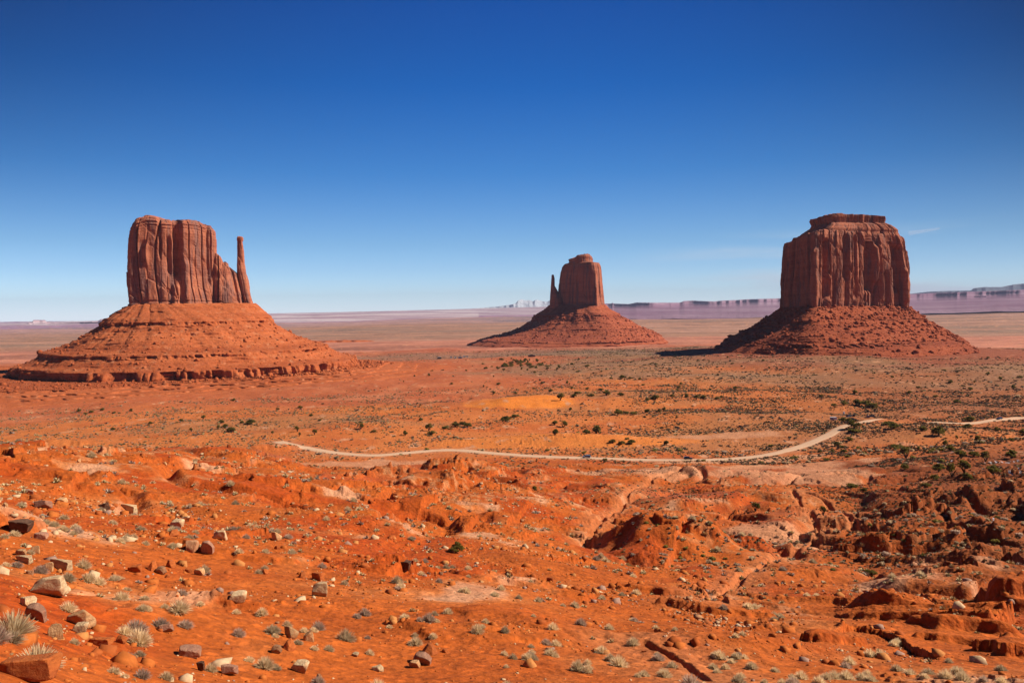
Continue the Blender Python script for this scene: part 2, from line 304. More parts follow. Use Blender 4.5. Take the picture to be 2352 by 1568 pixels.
def hsh(a, b, seed):
    v = np.sin(a * 127.1 + b * 311.7 + seed * 74.7) * 43758.5453
    return v - np.floor(v)
LEDGE = [None]
def H(x, y, detail=True):
    """ground height relative to the camera"""
    x = np.asarray(x, float); y = np.asarray(y, float)
    r = np.hypot(x, y); az = np.arctan2(x, y)
    z = base_z(r, az)
    z = z + 27 * np.exp(-(((x - MERRICK[0]) / 620) ** 2 + ((y - MERRICK[1]) / 560) ** 2))
    z = z + 7 * np.exp(-(((x - E_XY[0] + 60) / 800) ** 2 + ((y - E_XY[1]) / 600) ** 2))
    z = z + ss(4200, 13000, r) * np.interp(az, [-.5, -.25, 0, .3, .5], [0, 30, 62, 92, 108])
    for f in DUNES: z = z + feat_h(x, y, f, .5)
    near = ss(22, 90, r) * (1 - ss(420, 520, r))
    spur = ss(60, 180, r) * (1 - ss(380, 470, r))
    z = z + near * 2.0 * fbm(x / 48, y / 48, 3, 1) * np.clip(r / 130, .25, 1.3)
    z = z - spur * 2.6 * ss(.55, 1.0, 1 - np.abs(n2(x / 34 + .6 * n2(x / 20, y / 20, 9), y / 44, 4)) * 2.2)
    z = z + ss(500, 700, r) * (1 - ss(2500, 5000, r)) * (3.0 * fbm(x / 150, y / 150, 3, 7) + 4 * fbm(x / 420, y / 420, 2, 8))
    z = z + ss(4000, 9000, r) * 22 * fbm(x / 2600, y / 2600, 3, 12)
    for f in FEATS: z = z + feat_h(x, y, f, 1.0)
    for (fx, fy, rx, ry, rot, h, sd) in DOMES:
        m_ = (np.abs(x - fx) < 2.6 * max(rx, ry)) & (np.abs(y - fy) < 2.6 * max(rx, ry))
        if not m_.any(): continue
        xs, ys = x[m_] - fx, y[m_] - fy
        xs = xs + rx * .30 * n2(xs / rx / .6, ys / rx / .6, sd); ys = ys + ry * .3 * n2(xs / ry / .7, ys / ry / .7, sd + 1)
        c_, s_ = math.cos(rot), math.sin(rot); p = (xs * c_ + ys * s_) / rx; q = (-xs * s_ + ys * c_) / ry
        p = np.where(p < 0, p * 2.3, p * .9); add = np.zeros_like(x)
        g_ = np.exp(-np.sqrt((p * p + q * q) ** 2 + .03) * 1.3) * 1.15
        if sd not in (201, 207, 212, 213, 214, 215):      # rocky knobs, broken by joints
            X_, Y_ = x[m_], y[m_]; g_ = g_ * (1 + .4 * n2(X_ / 6, Y_ / 6, sd) + .22 * np.abs(n2(X_ / 2.4, Y_ / 2.4, sd + 3))); q_ = g_ * h / 1.6; g_ = (np.floor(q_) + .3 * (q_ - np.floor(q_)) + .7 * ss(.6, .8, q_ - np.floor(q_))) * 1.6 / h
        add[m_] = h * g_
        z = z + add
    lz, lm = ledge_add(x, y, r); z = z + lz
    dr = dist_poly(x, y, ROAD1)
    flat = 1 - ss(7, 20, dr)
    # strata ledges
    tm = ss(-.12, .2, fbm(x / 60, y / 60, 2, 21)) * ss(30, 70, r) * (1 - ss(430, 500, r)) * (1 - flat)
    tm = tm * ss(-.15, .12, n2(x / 23, y / 23, 27) + .1) * (.25 + .5 * ss(70, 150, r)) * (1 - .8 * ss(.25, .4, az) * (1 - ss(120, 200, r)))
    st = 1.1 + 1.3 * ss(80, 300, r)
    q = z / st + .5 * fbm(x / 22, y / 22, 2, 23) + .13 * n2(x / 3.1, y / 3.1, 25) + .09 * n2(x / 1.1, y / 1.1, 26)
    k = np.floor(q); fr = q - k
    zt = st * (k + .35 * fr + .65 * ss(.86, .92, fr) - (q - z / st))
    LEDGE[0] = tm * (ss(.70, .86, fr) + (1 - ss(.0, .25, fr)) * .6)
    z = mix(z, zt, tm * .9)
    LEDGE[0] = np.maximum(LEDGE[0] * .8, lm)
    if detail:
        dn = (1 - flat) * (1 - ss(500, 900, r))
        for f_, rr_ in ((DOMES[0], 15), (DOMES[11], 15)): dn = dn * (1 - .85 * np.exp(-((x - f_[0] - 4) ** 2 + (y - f_[1]) ** 2) / rr_ ** 2))
        dune = np.exp(-(((x - DUNES[0][0]) / 60) ** 2 + ((y - DUNES[0][1]) / 40) ** 2))
        z = z + dn * .24 * fbm(x / 7, y / 7, 3, 31) * ss(15, 60, r)
        rub = ss(.12, .40, fbm(x / 30, y / 30, 3, 33)) * (.4 + .6 * ss(80, 180, r)) * (1 - dune)
        bl = np.abs(n2(x / 1.7, y / 1.7, 35)) + .5 * np.abs(n2(x / .8, y / .8, 36))
        z = z + dn * rub * (bl - .25) * (.55 + .9 * ss(100, 260, r)) * ss(15, 45, r)
        z = z + dn * .05 * fbm(x / 1.1, y / 1.1, 2, 39)
        for cs, am, sd_ in ((.75, .30, 1), (1.9, .62, 2)):            # broken blocks where the rock crops out
            wx = x + cs * .5 * n2(x / cs / 2.2, y / cs / 2.2, 51 + sd_); wy = y + cs * .5 * n2(x / cs / 2.2, y / cs / 2.2, 53 + sd_)
            cx_ = wx / cs + .35 * np.floor(wy / cs * .9); cyy_ = wy / cs * .9
            hb = hsh(np.floor(cx_), np.floor(cyy_), sd_); fx_ = np.abs(cx_ - np.floor(cx_) - .5); fy_ = np.abs(cyy_ - np.floor(cyy_) - .5)
            blk = hb ** 2 * (1 - ss(.34, .5, np.maximum(fx_, fy_)))
            bm_ = np.clip(ss(.22, .42, fbm(x / 21, y / 21, 3, 55 + sd_)) * .8 + .7 * LEDGE[0], 0, 1) * (1 - ss(400, 480, r))
            z = z + dn * bm_ * am * blk * ss(16, 40, r) * (1 if sd_ == 1 else ss(90, 170, r)) * (1 - ss(150, 260, r) if sd_ == 1 else 1)
        far = ss(500, 800, r) * (1 - ss(2400, 4000, r))
        z = z + far * .9 * fbm(x / 28, y / 28, 3, 41)
        # low badland ledges on the valley floor
        bm = ss(.05, .3, fbm(x / 260, y / 200, 2, 43)) * far * (1 - flat)
        q = z / 2.2 + .4 * fbm(x / 60, y / 60, 2, 44); k = np.floor(q); fr = q - k
        z = mix(z, 2.2 * (k + .25 * fr + .75 * ss(.8, .95, fr) - (q - z / 2.2)), bm * .8)
        for W in WASHES:
            dw = dist_poly(x, y, W)
            wd = np.clip(r / 190, .2, 1); z = z - 1.2 * wd * (1 - ss(.4 * wd, 1.5 * wd, np.abs(dw + 1.1 * wd * n2(x / 5 / wd, y / 5 / wd, 47)))) * dn
    return z

def road_z(P):
    return H(P[:, 0], P[:, 1], False)

def hit(us, vs, detail=True):
    """where the ray through each pixel first meets the ground: arrays x, y, z(world), r"""
    us = np.atleast_1d(np.asarray(us, float)); vs = np.atleast_1d(np.asarray(vs, float))
    d = ray(us, vs); a = np.arctan2(d[:, 0], d[:, 1]); t = -d[:, 2] / np.hypot(d[:, 0], d[:, 1])
    RR = np.exp(np.linspace(math.log(12), math.log(9000), 700))
    R = np.broadcast_to(RR, (len(us), 700)); A = a[:, None]
    Z = H((R * np.sin(A)).ravel(), (R * np.cos(A)).ravel(), detail).reshape(R.shape)
    dz = Z + R * t[:, None]
    k = np.argmax(dz > 0, axis=1); k = np.maximum(k, 1); ii = np.arange(len(us))
    a0, a1 = dz[ii, k - 1], dz[ii, k]; f = np.clip(-a0 / (a1 - a0 + 1e-9), 0, 1)
    rr = RR[k - 1] + f * (RR[k] - RR[k - 1])
    x = rr * np.sin(a); y = rr * np.cos(a)
    return x, y, H(x, y, detail) + CAM_Z, rr

def project(x, y, z):
    """world point to overview pixel"""
    p = np.stack([x, y, z - CAM_Z], -1); dd = p @ fw
    return CU + F * (p @ RV) / dd, CV - F * (p @ UV) / dd, dd

# ------------------------------------------------------------------ blender helpers
def tag(o, label=None, cat=None, group=None, kind=None):
    if label: o['label'] = label
    if cat: o['category'] = cat
    if group: o['group'] = group
    if kind: o['kind'] = kind
    return o

def mesh_np(name, V, Fc, mat=None, attr=None, smooth=False):
    """V (n,3); Fc (m,3) or (m,4) int array"""
    me = bpy.data.meshes.new(name)
    V = np.ascontiguousarray(V, dtype=np.float32); Fc = np.ascontiguousarray(Fc, dtype=np.int32)
    me.vertices.add(len(V)); me.vertices.foreach_set('co', V.ravel())
    n = Fc.shape[1]
    me.loops.add(Fc.size); me.loops.foreach_set('vertex_index', Fc.ravel())
    me.polygons.add(len(Fc)); me.polygons.foreach_set('loop_start', np.arange(0, Fc.size, n, dtype=np.int32))
    me.polygons.foreach_set('loop_total', np.full(len(Fc), n, dtype=np.int32))
    if smooth: me.polygons.foreach_set('use_smooth', np.ones(len(Fc), dtype=bool))
    me.update(calc_edges=True)
    if attr is not None:
        for an, data in attr.items():
            a = me.attributes.new(an, 'FLOAT_COLOR', 'POINT')
            C4 = np.ones((len(V), 4), dtype=np.float32); C4[:, :3] = data
            a.data.foreach_set('color', C4.ravel())
    if mat: me.materials.append(mat)
    return me

def link(name, me, parent=None):
    o = bpy.data.objects.new(name, me); col.objects.link(o)
    if parent: o.parent = parent
    return o

def empty(name, loc=(0, 0, 0), rz=0.0):
    o = bpy.data.objects.new(name, None); col.objects.link(o); o.location = loc; o.rotation_euler = (0, 0, rz); return o

def grid_faces(nr, nc, wrap=False):
    i = np.arange(nr - 1)[:, None]; j = np.arange(nc if wrap else nc - 1)[None, :]
    j1 = (j + 1) % nc
    a = i * nc + j; b = i * nc + j1; c = (i + 1) * nc + j1; d = (i + 1) * nc + j
    return np.stack([a, b, c, d], -1).reshape(-1, 4)

ALB = 0.70
class NT:
    def __init__(s, name, rough=.95, spec=.12):
        s.m = bpy.data.materials.new(name); s.m.use_nodes = True; s.t = s.m.node_tree; s.n = s.t.nodes; s.l = s.t.links
        s.b = s.n['Principled BSDF']; s.b.inputs['Roughness'].default_value = rough; s.b.inputs['Specular IOR Level'].default_value = spec
        s.co = s.n.new('ShaderNodeTexCoord')
    def pos(s):
        g = s.n.new('ShaderNodeNewGeometry'); return g.outputs['Position']
    def mapv(s, v, scale):
        q = s.n.new('ShaderNodeVectorMath'); q.operation = 'MULTIPLY'; s.l.new(v, q.inputs[0]); q.inputs[1].default_value = scale; return q.outputs[0]
    def noise(s, v, scale, detail=4, rough=.55, out=0):
        q = s.n.new('ShaderNodeTexNoise'); s.l.new(v, q.inputs['Vector']); q.inputs['Scale'].default_value = scale
        q.inputs['Detail'].default_value = detail; q.inputs['Roughness'].default_value = rough; return q.outputs[out]
    def vor(s, v, scale, feat='F1', out='Distance'):
        q = s.n.new('ShaderNodeTexVoronoi'); q.feature = feat; s.l.new(v, q.inputs['Vector']); q.inputs['Scale'].default_value = scale; return q.outputs[out]
    def ramp(s, v, pts):
        q = s.n.new('ShaderNodeValToRGB'); s.l.new(v, q.inputs[0]); e = q.color_ramp.elements
        while len(e) < len(pts): e.new(0.5)
        for k, (p, c) in enumerate(pts):
            e[k].position = p; e[k].color = (c, c, c, 1) if not isinstance(c, tuple) else c + (1,)
        return q.outputs[0]
    def mixc(s, a, b, f, mode='MIX'):
        q = s.n.new('ShaderNodeMix'); q.data_type = 'RGBA'; q.blend_type = mode
        for sock, v in ((q.inputs[0], f), (q.inputs[6], a), (q.inputs[7], b)):
            if isinstance(v, (int, float)): sock.default_value = v
            elif isinstance(v, tuple): sock.default_value = v + (1,)
            else: s.l.new(v, sock)
        return q.outputs[2]
    def math(s, op, a, b=None):
        q = s.n.new('ShaderNodeMath'); q.operation = op
        for k, v in enumerate((a, b)):
            if v is None: continue
            if isinstance(v, (int, float)): q.inputs[k].default_value = v
            else: s.l.new(v, q.inputs[k])
        return q.outputs[0]
    def attr(s, name):
        q = s.n.new('ShaderNodeAttribute'); q.attribute_name = name; return q.outputs['Color']
    def color(s, c): 
        # measured albedos are lower than the values picked off the sunlit picture
        if isinstance(c, tuple): s.b.inputs['Base Color'].default_value = tuple(v * ALB for v in c) + (1,)
        else: s.l.new(s.mixc(c, (ALB, ALB, ALB), 1.0, 'MULTIPLY'), s.b.inputs['Base Color'])
    def bump(s, h, dist, strength=1.0, prev=None):
        q = s.n.new('ShaderNodeBump'); s.l.new(h, q.inputs['Height']); q.inputs['Distance'].default_value = dist; q.inputs['Strength'].default_value = strength
        if prev is not None: s.l.new(prev, q.inputs['Normal'])
        s.l.new(q.outputs[0], s.b.inputs['Normal']); return q.outputs[0]

def simple(name, c, rough=.6, spec=.3, metal=0):
    t = NT(name, rough, spec); t.color(c); t.b.inputs['Metallic'].default_value = metal; return t.m

# ------------------------------------------------------------------ ground
def mat_ground():
    t = NT('red_desert_ground'); p = t.pos(); c = t.attr('col')
    n1 = t.noise(p, .9, 6, .65); n_2 = t.noise(p, .12, 5, .6); n_3 = t.noise(p, 5.0, 3, .6)
    f = t.ramp(n1, [(.30, .74), (.5, 1.0), (.72, 1.22)])
    c = t.mixc(c, f, 1.0, 'MULTIPLY')
    f = t.ramp(n_2, [(.3, (.90, .82, .78)), (.5, (1., 1., 1.)), (.7, (1.08, 1.12, 1.15))])
    c = t.mixc(c, f, 1.0, 'MULTIPLY')
    f = t.ramp(n_3, [(.3, .82), (.6, 1.08)]); c = t.mixc(c, f, .7, 'MULTIPLY')
    sp = t.n.new('ShaderNodeSeparateColor'); t.l.new(t.vor(p, 2.6, 'F1', 'Color'), sp.inputs[0])
    c = t.mixc(c, t.ramp(sp.outputs[0], [(0, .74), (.55, 1.0), (.93, 1.06), (1, 1.5)]), .8, 'MULTIPLY')
    sp2 = t.n.new('ShaderNodeSeparateColor'); t.l.new(t.vor(p, .9, 'F1', 'Color'), sp2.inputs[0])
    c = t.mixc(c, t.ramp(sp2.outputs[0], [(0, .80), (.5, 1.0), (1, 1.15)]), .6, 'MULTIPLY')
    t.color(c)
    b = t.bump(t.noise(p, .55, 7, .62), .6, .7)
    t.bump(t.vor(p, 2.3), .12, .6, b)
    return t.m

def ground_colour(x, y, z, slope):
    r = np.hypot(x, y); az = np.arctan2(x, y)
    def C(*c): return np.array(c)[None, :]
    def M(c, d, m_): return c * (1 - m_[:, None]) + d * m_[:, None]
    nA = fbm(x / 40, y / 40, 4, 71); nB = fbm(x / 14, y / 22, 4, 73); nC = fbm(x / 120, y / 120, 3, 75)
    c = np.repeat(C(.52, .112, .016), len(x), 0)
    c = M(c, C(.48, .076, .009), ss(.0, .35, nA))                     # deeper rust
    c = M(c, C(.62, .20, .055), ss(.15, .6, nB) * .55)                # blown pale sand
    c = M(c, C(.44, .12, .05), ss(.1, .5, -nC) * ss(180, 320, r) * .7)
    c = M(c, C(.50, .095, .014), ss(.45, 1.2, slope) * .75)           # rock faces
    # pale slabs and broken light stone
    pm = ss(.22, .40, fbm(x / 26, y / 20, 4, 77)) * ss(110, 200, r) * (1 - ss(420, 480, r))
    c = M(c, C(.66, .32, .14), pm * .5 * ss(-.05, .15, n2(x / 2.2, y / 2.2, 79)))
    c = M(c, C(.30, .080, .022), ss(.30, .54, az + .08 * nA) * ss(70, 160, r) * .85)  # vignette and shade of the right side, painted into the ground colour
    # valley sand beyond the road
    v = ss(430, 560, r)
    sand = np.repeat(C(.64, .185, .046), len(x), 0)
    nD = fbm(x / 90, y / 60, 4, 81); nE = fbm(x / 260, y / 160, 3, 83)
    sand = M(sand, C(.60, .15, .035), ss(.0, .35, nD))
    sand = M(sand, C(.44, .18, .07), ss(.05, .4, -nE) * .6)
    d0 = DUNES[0]
    dm = np.exp(-(((x - d0[0]) / 62) ** 2 + ((y - d0[1] + 8) / 46) ** 2) ** 2)
    sand = M(sand, C(.82, .235, .034), ss(.3, .6, dm + .12 * nB))
    d1 = DUNES[1]
    dm = np.exp(-(((x - d1[0]) / 105) ** 2 + ((y - d1[1] + 5) / 34) ** 2) ** 2)
    sand = M(sand, C(.74, .22, .045), ss(.3, .6, dm + .15 * nB))
    # darker brown towards the right hand side
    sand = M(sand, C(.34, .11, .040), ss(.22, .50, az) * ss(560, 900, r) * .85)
    c = M(c, sand, v)
    # red badlands left of the centre, grey olive flats to the right
    nF = fbm(x / 300, y / 220, 4, 85)
    red = np.repeat(C(.50, .125, .045), len(x), 0)
    red = M(red, C(.58, .18, .075), ss(0, .4, nD))
    c = M(c, red, ss(820, 980, r + 160 * nF) * (1 - ss(.02, .14, az + .12 * nF)))
    olive = np.repeat(C(.33, .165, .085), len(x), 0)
    olive = M(olive, C(.33, .16, .075), ss(0, .4, nD))
    c = M(c, olive, ss(980, 1300, r + 260 * nF) * ss(-.08, .08, az + .10 * nF) * .92)
    c = M(c, C(.27, .16, .10), ss(1600, 1900, r + 200 * nF) * (1 - ss(2100, 2350, r + 200 * nF)) * .7)
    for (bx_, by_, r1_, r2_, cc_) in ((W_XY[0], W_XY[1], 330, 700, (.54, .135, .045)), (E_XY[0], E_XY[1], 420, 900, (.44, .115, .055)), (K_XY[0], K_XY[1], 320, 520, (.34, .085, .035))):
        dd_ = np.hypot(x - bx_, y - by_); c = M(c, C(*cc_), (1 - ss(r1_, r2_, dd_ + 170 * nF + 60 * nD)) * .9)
    # far plain in bands
    bx = fbm(x / 3000, y / 420, 4, 87); by = fbm(x / 9000, y / 1500, 4, 89)
    pink = np.repeat(C(.58, .22, .13), len(x), 0); pink = M(pink, C(.40, .15, .09), ss(0, .3, bx))
    c = M(c, pink, ss(2300, 2700, r + 300 * nF))
    gg = np.repeat(C(.42, .205, .12), len(x), 0); gg = M(gg, C(.50, .26, .17), ss(.18, .42, bx)); gg = M(gg, C(.31, .185, .12), ss(.1, .4, -bx) * .8)
    c = M(c, gg, ss(3700, 4300, r + 500 * bx))
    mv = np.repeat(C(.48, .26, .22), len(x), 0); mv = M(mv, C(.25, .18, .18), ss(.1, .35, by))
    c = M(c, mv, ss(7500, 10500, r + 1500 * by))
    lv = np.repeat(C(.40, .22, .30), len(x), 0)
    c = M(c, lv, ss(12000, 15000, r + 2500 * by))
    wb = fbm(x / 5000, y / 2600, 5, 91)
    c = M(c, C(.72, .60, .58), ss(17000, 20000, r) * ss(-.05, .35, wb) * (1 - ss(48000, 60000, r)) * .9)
    tx_ = 1 + (.30 * fbm(x / 260, y / 110, 4, 93) + .16 * fbm(x / 60, y / 40, 2, 94)) * ss(1500, 2600, r); c = c * np.clip(tx_, .55, 1.5)[:, None]
    # wash and verge by the road
    dr = dist_poly(x, y, ROAD1)
    vm = (1 - ss(3.5, 13, dr + 5 * nB)) * ss(350, 430, r) * (1 - ss(620, 700, r))
    c = M(c, C(.56, .26, .14), vm * .55)
    for (u0, v0, a, b) in ((1600, 1062, 40, 9), (1690, 1060, 50, 14), (1780, 1056, 34, 16), (1700, 1078, 85, 20), (1830, 1090, 45, 34), (1500, 1090, 26, 24), (850, 1066, 46, 14), (1680, 998, 52, 16), (1760, 1215, 14, 16), (2080, 1345, 9, 9), (1440, 1085, 30, 22)):
        px, py = hit_base(u0, v0); e = np.exp(-(((x - px) / a) ** 2 + ((y - py) / b) ** 2) ** 1.5)
        c = M(c, C(.68, .31, .16), ss(.25, .75, e + .5 * nB) * .75)
    for W in WASHES:
        dw = dist_poly(x, y, W); c = M(c, C(.58, .21, .08), (1 - ss(1.5, 6, dw + 2.5 * nB)) * .5)
    # old snow in the shaded ground at the right
    for (u0, v0, a, b) in ((2210, 1040, 16, 9), (2300, 1060, 22, 12), (2180, 1065, 14, 8), (2275, 1220, 9, 7), (2200, 1200, 7, 5), (1445, 1235, 4, 3), (2345, 1080, 14, 9)):
        px, py = hit_base(u0, v0); e = np.exp(-(((x - px) / a) ** 2 + ((y - py) / b) ** 2))
        c = M(c, C(.72, .76, .82), ss(.70, .76, e * (.62 + .9 * n2(x / 3.2 + y / 2, y / .9 - x / 4, 95))) * .85)
    return np.clip(c, .005, .9)

def build_ground():
    azf = np.arange(-40, 40, .062)
    azc = np.concatenate([azf, np.arange(40, 60, .5), np.arange(60, 300, 4), np.arange(300, 320, .5)])
    azr = np.radians(azc)
    rr = [.6, 1.2, 2.0, 3, 4, 5, 6, 7, 8]
    while rr[-1] < 34500:
        r = rr[-1]
        k = .0105 if r < 16 else (.0040 if r < 520 else (.0065 if r < 2800 else (.014 if r < 30000 else .05)))
        rr.append(r * (1 + k))
    rr = np.array(rr); nr, nc = len(rr), len(azr)
    R, A = np.meshgrid(rr, azr, indexing='ij')
    X = R * np.sin(A); Y = R * np.cos(A); Z = np.empty_like(X)
    for i in range(0, nr, 120):
        Z[i:i + 120] = H(X[i:i + 120], Y[i:i + 120])
    Ab = np.abs((A + np.pi) % (2 * np.pi) - np.pi)
    Z = mix(Z, -6 - 2 * fbm(X / 40, Y / 40, 2, 3) + 0 * Z, ss(1.0, 1.6, Ab) * (1 - ss(200, 1500, R)))
    dzr = np.gradient(Z, axis=0) / np.gradient(R, axis=0)
    dza = np.gradient(Z, axis=1) / np.maximum(np.abs(np.gradient(A, axis=1)) * R, 1e-3)
    sl = np.hypot(dzr, dza)
    Cc = np.empty((nr * nc, 3), dtype=np.float32)
    xf, yf, zf, sf = X.ravel(), Y.ravel(), Z.ravel(), sl.ravel()
    for i in range(0, nr * nc, 200000):
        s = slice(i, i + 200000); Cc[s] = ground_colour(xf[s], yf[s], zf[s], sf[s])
    V = np.stack([xf, yf, zf + CAM_Z], 1)
    # centre point closes the sheet
    V = np.vstack([V, [[0, 0, Z[0].mean() + CAM_Z]]]); Cc = np.vstack([Cc, Cc[:1]])
    Fq = grid_faces(nr, nc, True)[:, ::-1]
    c0 = len(V) - 1; j = np.arange(nc)
    Ft = np.stack([np.full(nc, c0), (j + 1) % nc, j, j], 1)[:, :3]
    # mesh with quads plus a tiny fan: fan as degenerate-free quads is not needed, make the fan its own polygons
    me = bpy.data.meshes.new('ground')
    me.vertices.add(len(V)); me.vertices.foreach_set('co', V.astype(np.float32).ravel())
    loops = np.concatenate([Fq.ravel(), Ft.ravel()]).astype(np.int32)
    me.loops.add(len(loops)); me.loops.foreach_set('vertex_index', loops)
    ls = np.concatenate([np.arange(0, Fq.size, 4), Fq.size + np.arange(0, Ft.size, 3)]).astype(np.int32)
    lt = np.concatenate([np.full(len(Fq), 4), np.full(len(Ft), 3)]).astype(np.int32)
    me.polygons.add(len(ls)); me.polygons.foreach_set('loop_start', ls); me.polygons.foreach_set('loop_total', lt)
    me.update(calc_edges=True)
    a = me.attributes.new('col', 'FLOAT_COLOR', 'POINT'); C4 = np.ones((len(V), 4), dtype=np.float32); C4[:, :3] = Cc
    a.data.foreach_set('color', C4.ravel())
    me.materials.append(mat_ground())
    o = link('ground', me); tag(o, kind='structure')
    print('ground', nr, nc, len(V))
build_ground()

# road: a worn ribbon draped on the ground
def build_road(P):
    T = np.gradient(P, axis=0); T /= np.linalg.norm(T, axis=1)[:, None]; N = np.stack([-T[:, 1], T[:, 0]], 1)
    s = np.arange(len(P))
    offs = np.linspace(-1, 1, 9); rows = []
    for k, o in enumerate(offs):
        w = 5.0 + 1.6 * n2(s / 7, s * 0 + k * 0, 5)
        Q = P + N * (o * w)[:, None]
        z = H(Q[:, 0], Q[:, 1]) + CAM_Z + .22 - .45 * abs(o) ** 6
        rows.append(np.column_stack([Q, z]))
    V = np.stack(rows, 1).reshape(-1, 3)
    t = NT('pale_dirt_road'); p = t.pos()
    c = t.mixc((.70, .40, .24), (.74, .50, .33), t.noise(p, .15, 4)); c = t.mixc(c, (.58, .30, .17), t.ramp(t.noise(p, .6, 5), [(.5, 0.), (.75, .6)])); t.color(c)
    t.bump(t.noise(p, 1.5, 4), .1, .5)
    tag(link('dirt_road', mesh_np('dirt_road', V, grid_faces(len(P), 9), t.m, smooth=True)), kind='structure')
_u = project(ROAD1[:, 0], ROAD1[:, 1], H(ROAD1[:, 0], ROAD1[:, 1], False) + CAM_Z)[0]
build_road(ROAD1[:int(np.argmax(_u > 2022))]); build_road(ROAD1[int(np.argmax(_u > 2128)):])

# ------------------------------------------------------------------ buttes
def mat_rock(name, base, dark, pale, varnish, bandscale=.09):
    t = NT(name, .92, .15); p = t.pos()
    hz = t.mapv(p, (.004, .004, bandscale)); st = t.noise(hz, 1.0, 5, .7)
    vt = t.mapv(p, (.10, .10, .010)); vs = t.noise(vt, 1.0, 5, .6)
    c = t.mixc(dark, base, t.ramp(st, [(.35, 0.), (.55, 1.)]))
    c = t.mixc(c, pale, t.ramp(st, [(.58, 0.), (.72, .7)]))
    if varnish: c = t.mixc(c, varnish, t.ramp(vs, [(.47, 0.), (.62, .8)]))
    c = t.mixc(c, t.ramp(t.noise(p, .35, 6, .6), [(.3, .75), (.7, 1.2)]), .8, 'MULTIPLY')
    t.color(c)
    b = t.bump(t.noise(t.mapv(p, (.10, .10, .06)), 1.0, 7, .62), 3.4, .7)
    t.bump(t.noise(t.mapv(p, (.05, .05, .9)), 1.0, 4, .6), .8, .5, b)
    return t.m
def mat_talus(name, base, dark, pale):
    t = NT(name, .95, .1); p = t.pos()
    st = t.noise(t.mapv(p, (.003, .003, .12)), 1.0, 4, .7)
    c = t.mixc(dark, base, t.ramp(st, [(.38, 0.), (.6, 1.)]))
    c = t.mixc(c, pale, t.ramp(t.noise(p, .09, 6, .7), [(.55, 0.), (.72, .75)]))
    c = t.mixc(c, t.ramp(t.noise(p, .3, 6, .7), [(.3, .72), (.7, 1.22)]), .8, 'MULTIPLY')
    t.color(c)
    b = t.bump(t.noise(p, .12, 8, .7), 3.2, .7)
    t.bump(t.vor(p, .25), 1.0, .2, b)
    return t.m
M_TOWER = mat_rock('varnished_red_sandstone', (.54, .175, .09), (.37, .105, .055), (.58, .23, .12), (.27, .13, .105))
M_TOWER2 = mat_rock('dark_red_sandstone', (.50, .15, .074), (.38, .105, .055), (.62, .23, .125), (.24, .115, .09))
M_TALUS = mat_talus('red_talus_slope', (.56, .145, .048), (.42, .095, .030), (.66, .28, .14))
M_TALUS2 = mat_talus('brown_red_talus_slope', (.41, .092, .034), (.29, .062, .026), (.54, .19, .09))
M_TALUS3 = mat_talus('rose_red_talus_slope', (.46, .115, .05), (.35, .08, .038), (.56, .20, .10))

class Frame:
    """local frame of a butte: x to the right as seen from the viewpoint, y away from it"""
    def __init__(s, u, r):
        s.x, s.y = place(u, r); s.r = r; s.a = math.atan2(s.x, s.y)
        s.R = np.array([math.cos(s.a), -math.sin(s.a)]); s.N = np.array([math.sin(s.a), math.cos(s.a)])
    def pix(s, u, v, off=0.0):
        """pixel on the upright plane through the centre (moved off metres away) -> local x, z"""
        d = ray(np.asarray(u, float), np.asarray(v, float)); h = d[..., :2]
        k = (s.r + off) / (h @ s.N)
        return k * (h @ s.R), k * d[..., 2]
    def world(s, x, y, z):
        return np.stack([s.x + x * s.R[0] + y * s.N[0], s.y + x * s.R[1] + y * s.N[1], z + CAM_Z], -1)

def resample(P, n):
    P = np.array(P, float); d = np.r_[0, np.cumsum(np.hypot(*np.diff(P, axis=0).T))]
    t = np.linspace(0, d[-1], n); return np.stack([np.interp(t, d, P[:, 0]), np.interp(t, d, P[:, 1])], 1)

def footprint(poly, n, rounding=4):
    P = np.array(poly + [poly[0]], float); Q = resample(P, n + 1)[:-1]
    w = max(1, int(n * rounding / 200))
    k = np.hanning(2 * w + 3); k /= k.sum(); m_ = len(k) // 2
    return np.stack([np.convolve(np.r_[Q[-m_:, i], Q[:, i], Q[:m_, i]], k, 'valid') for i in (0, 1)], 1)

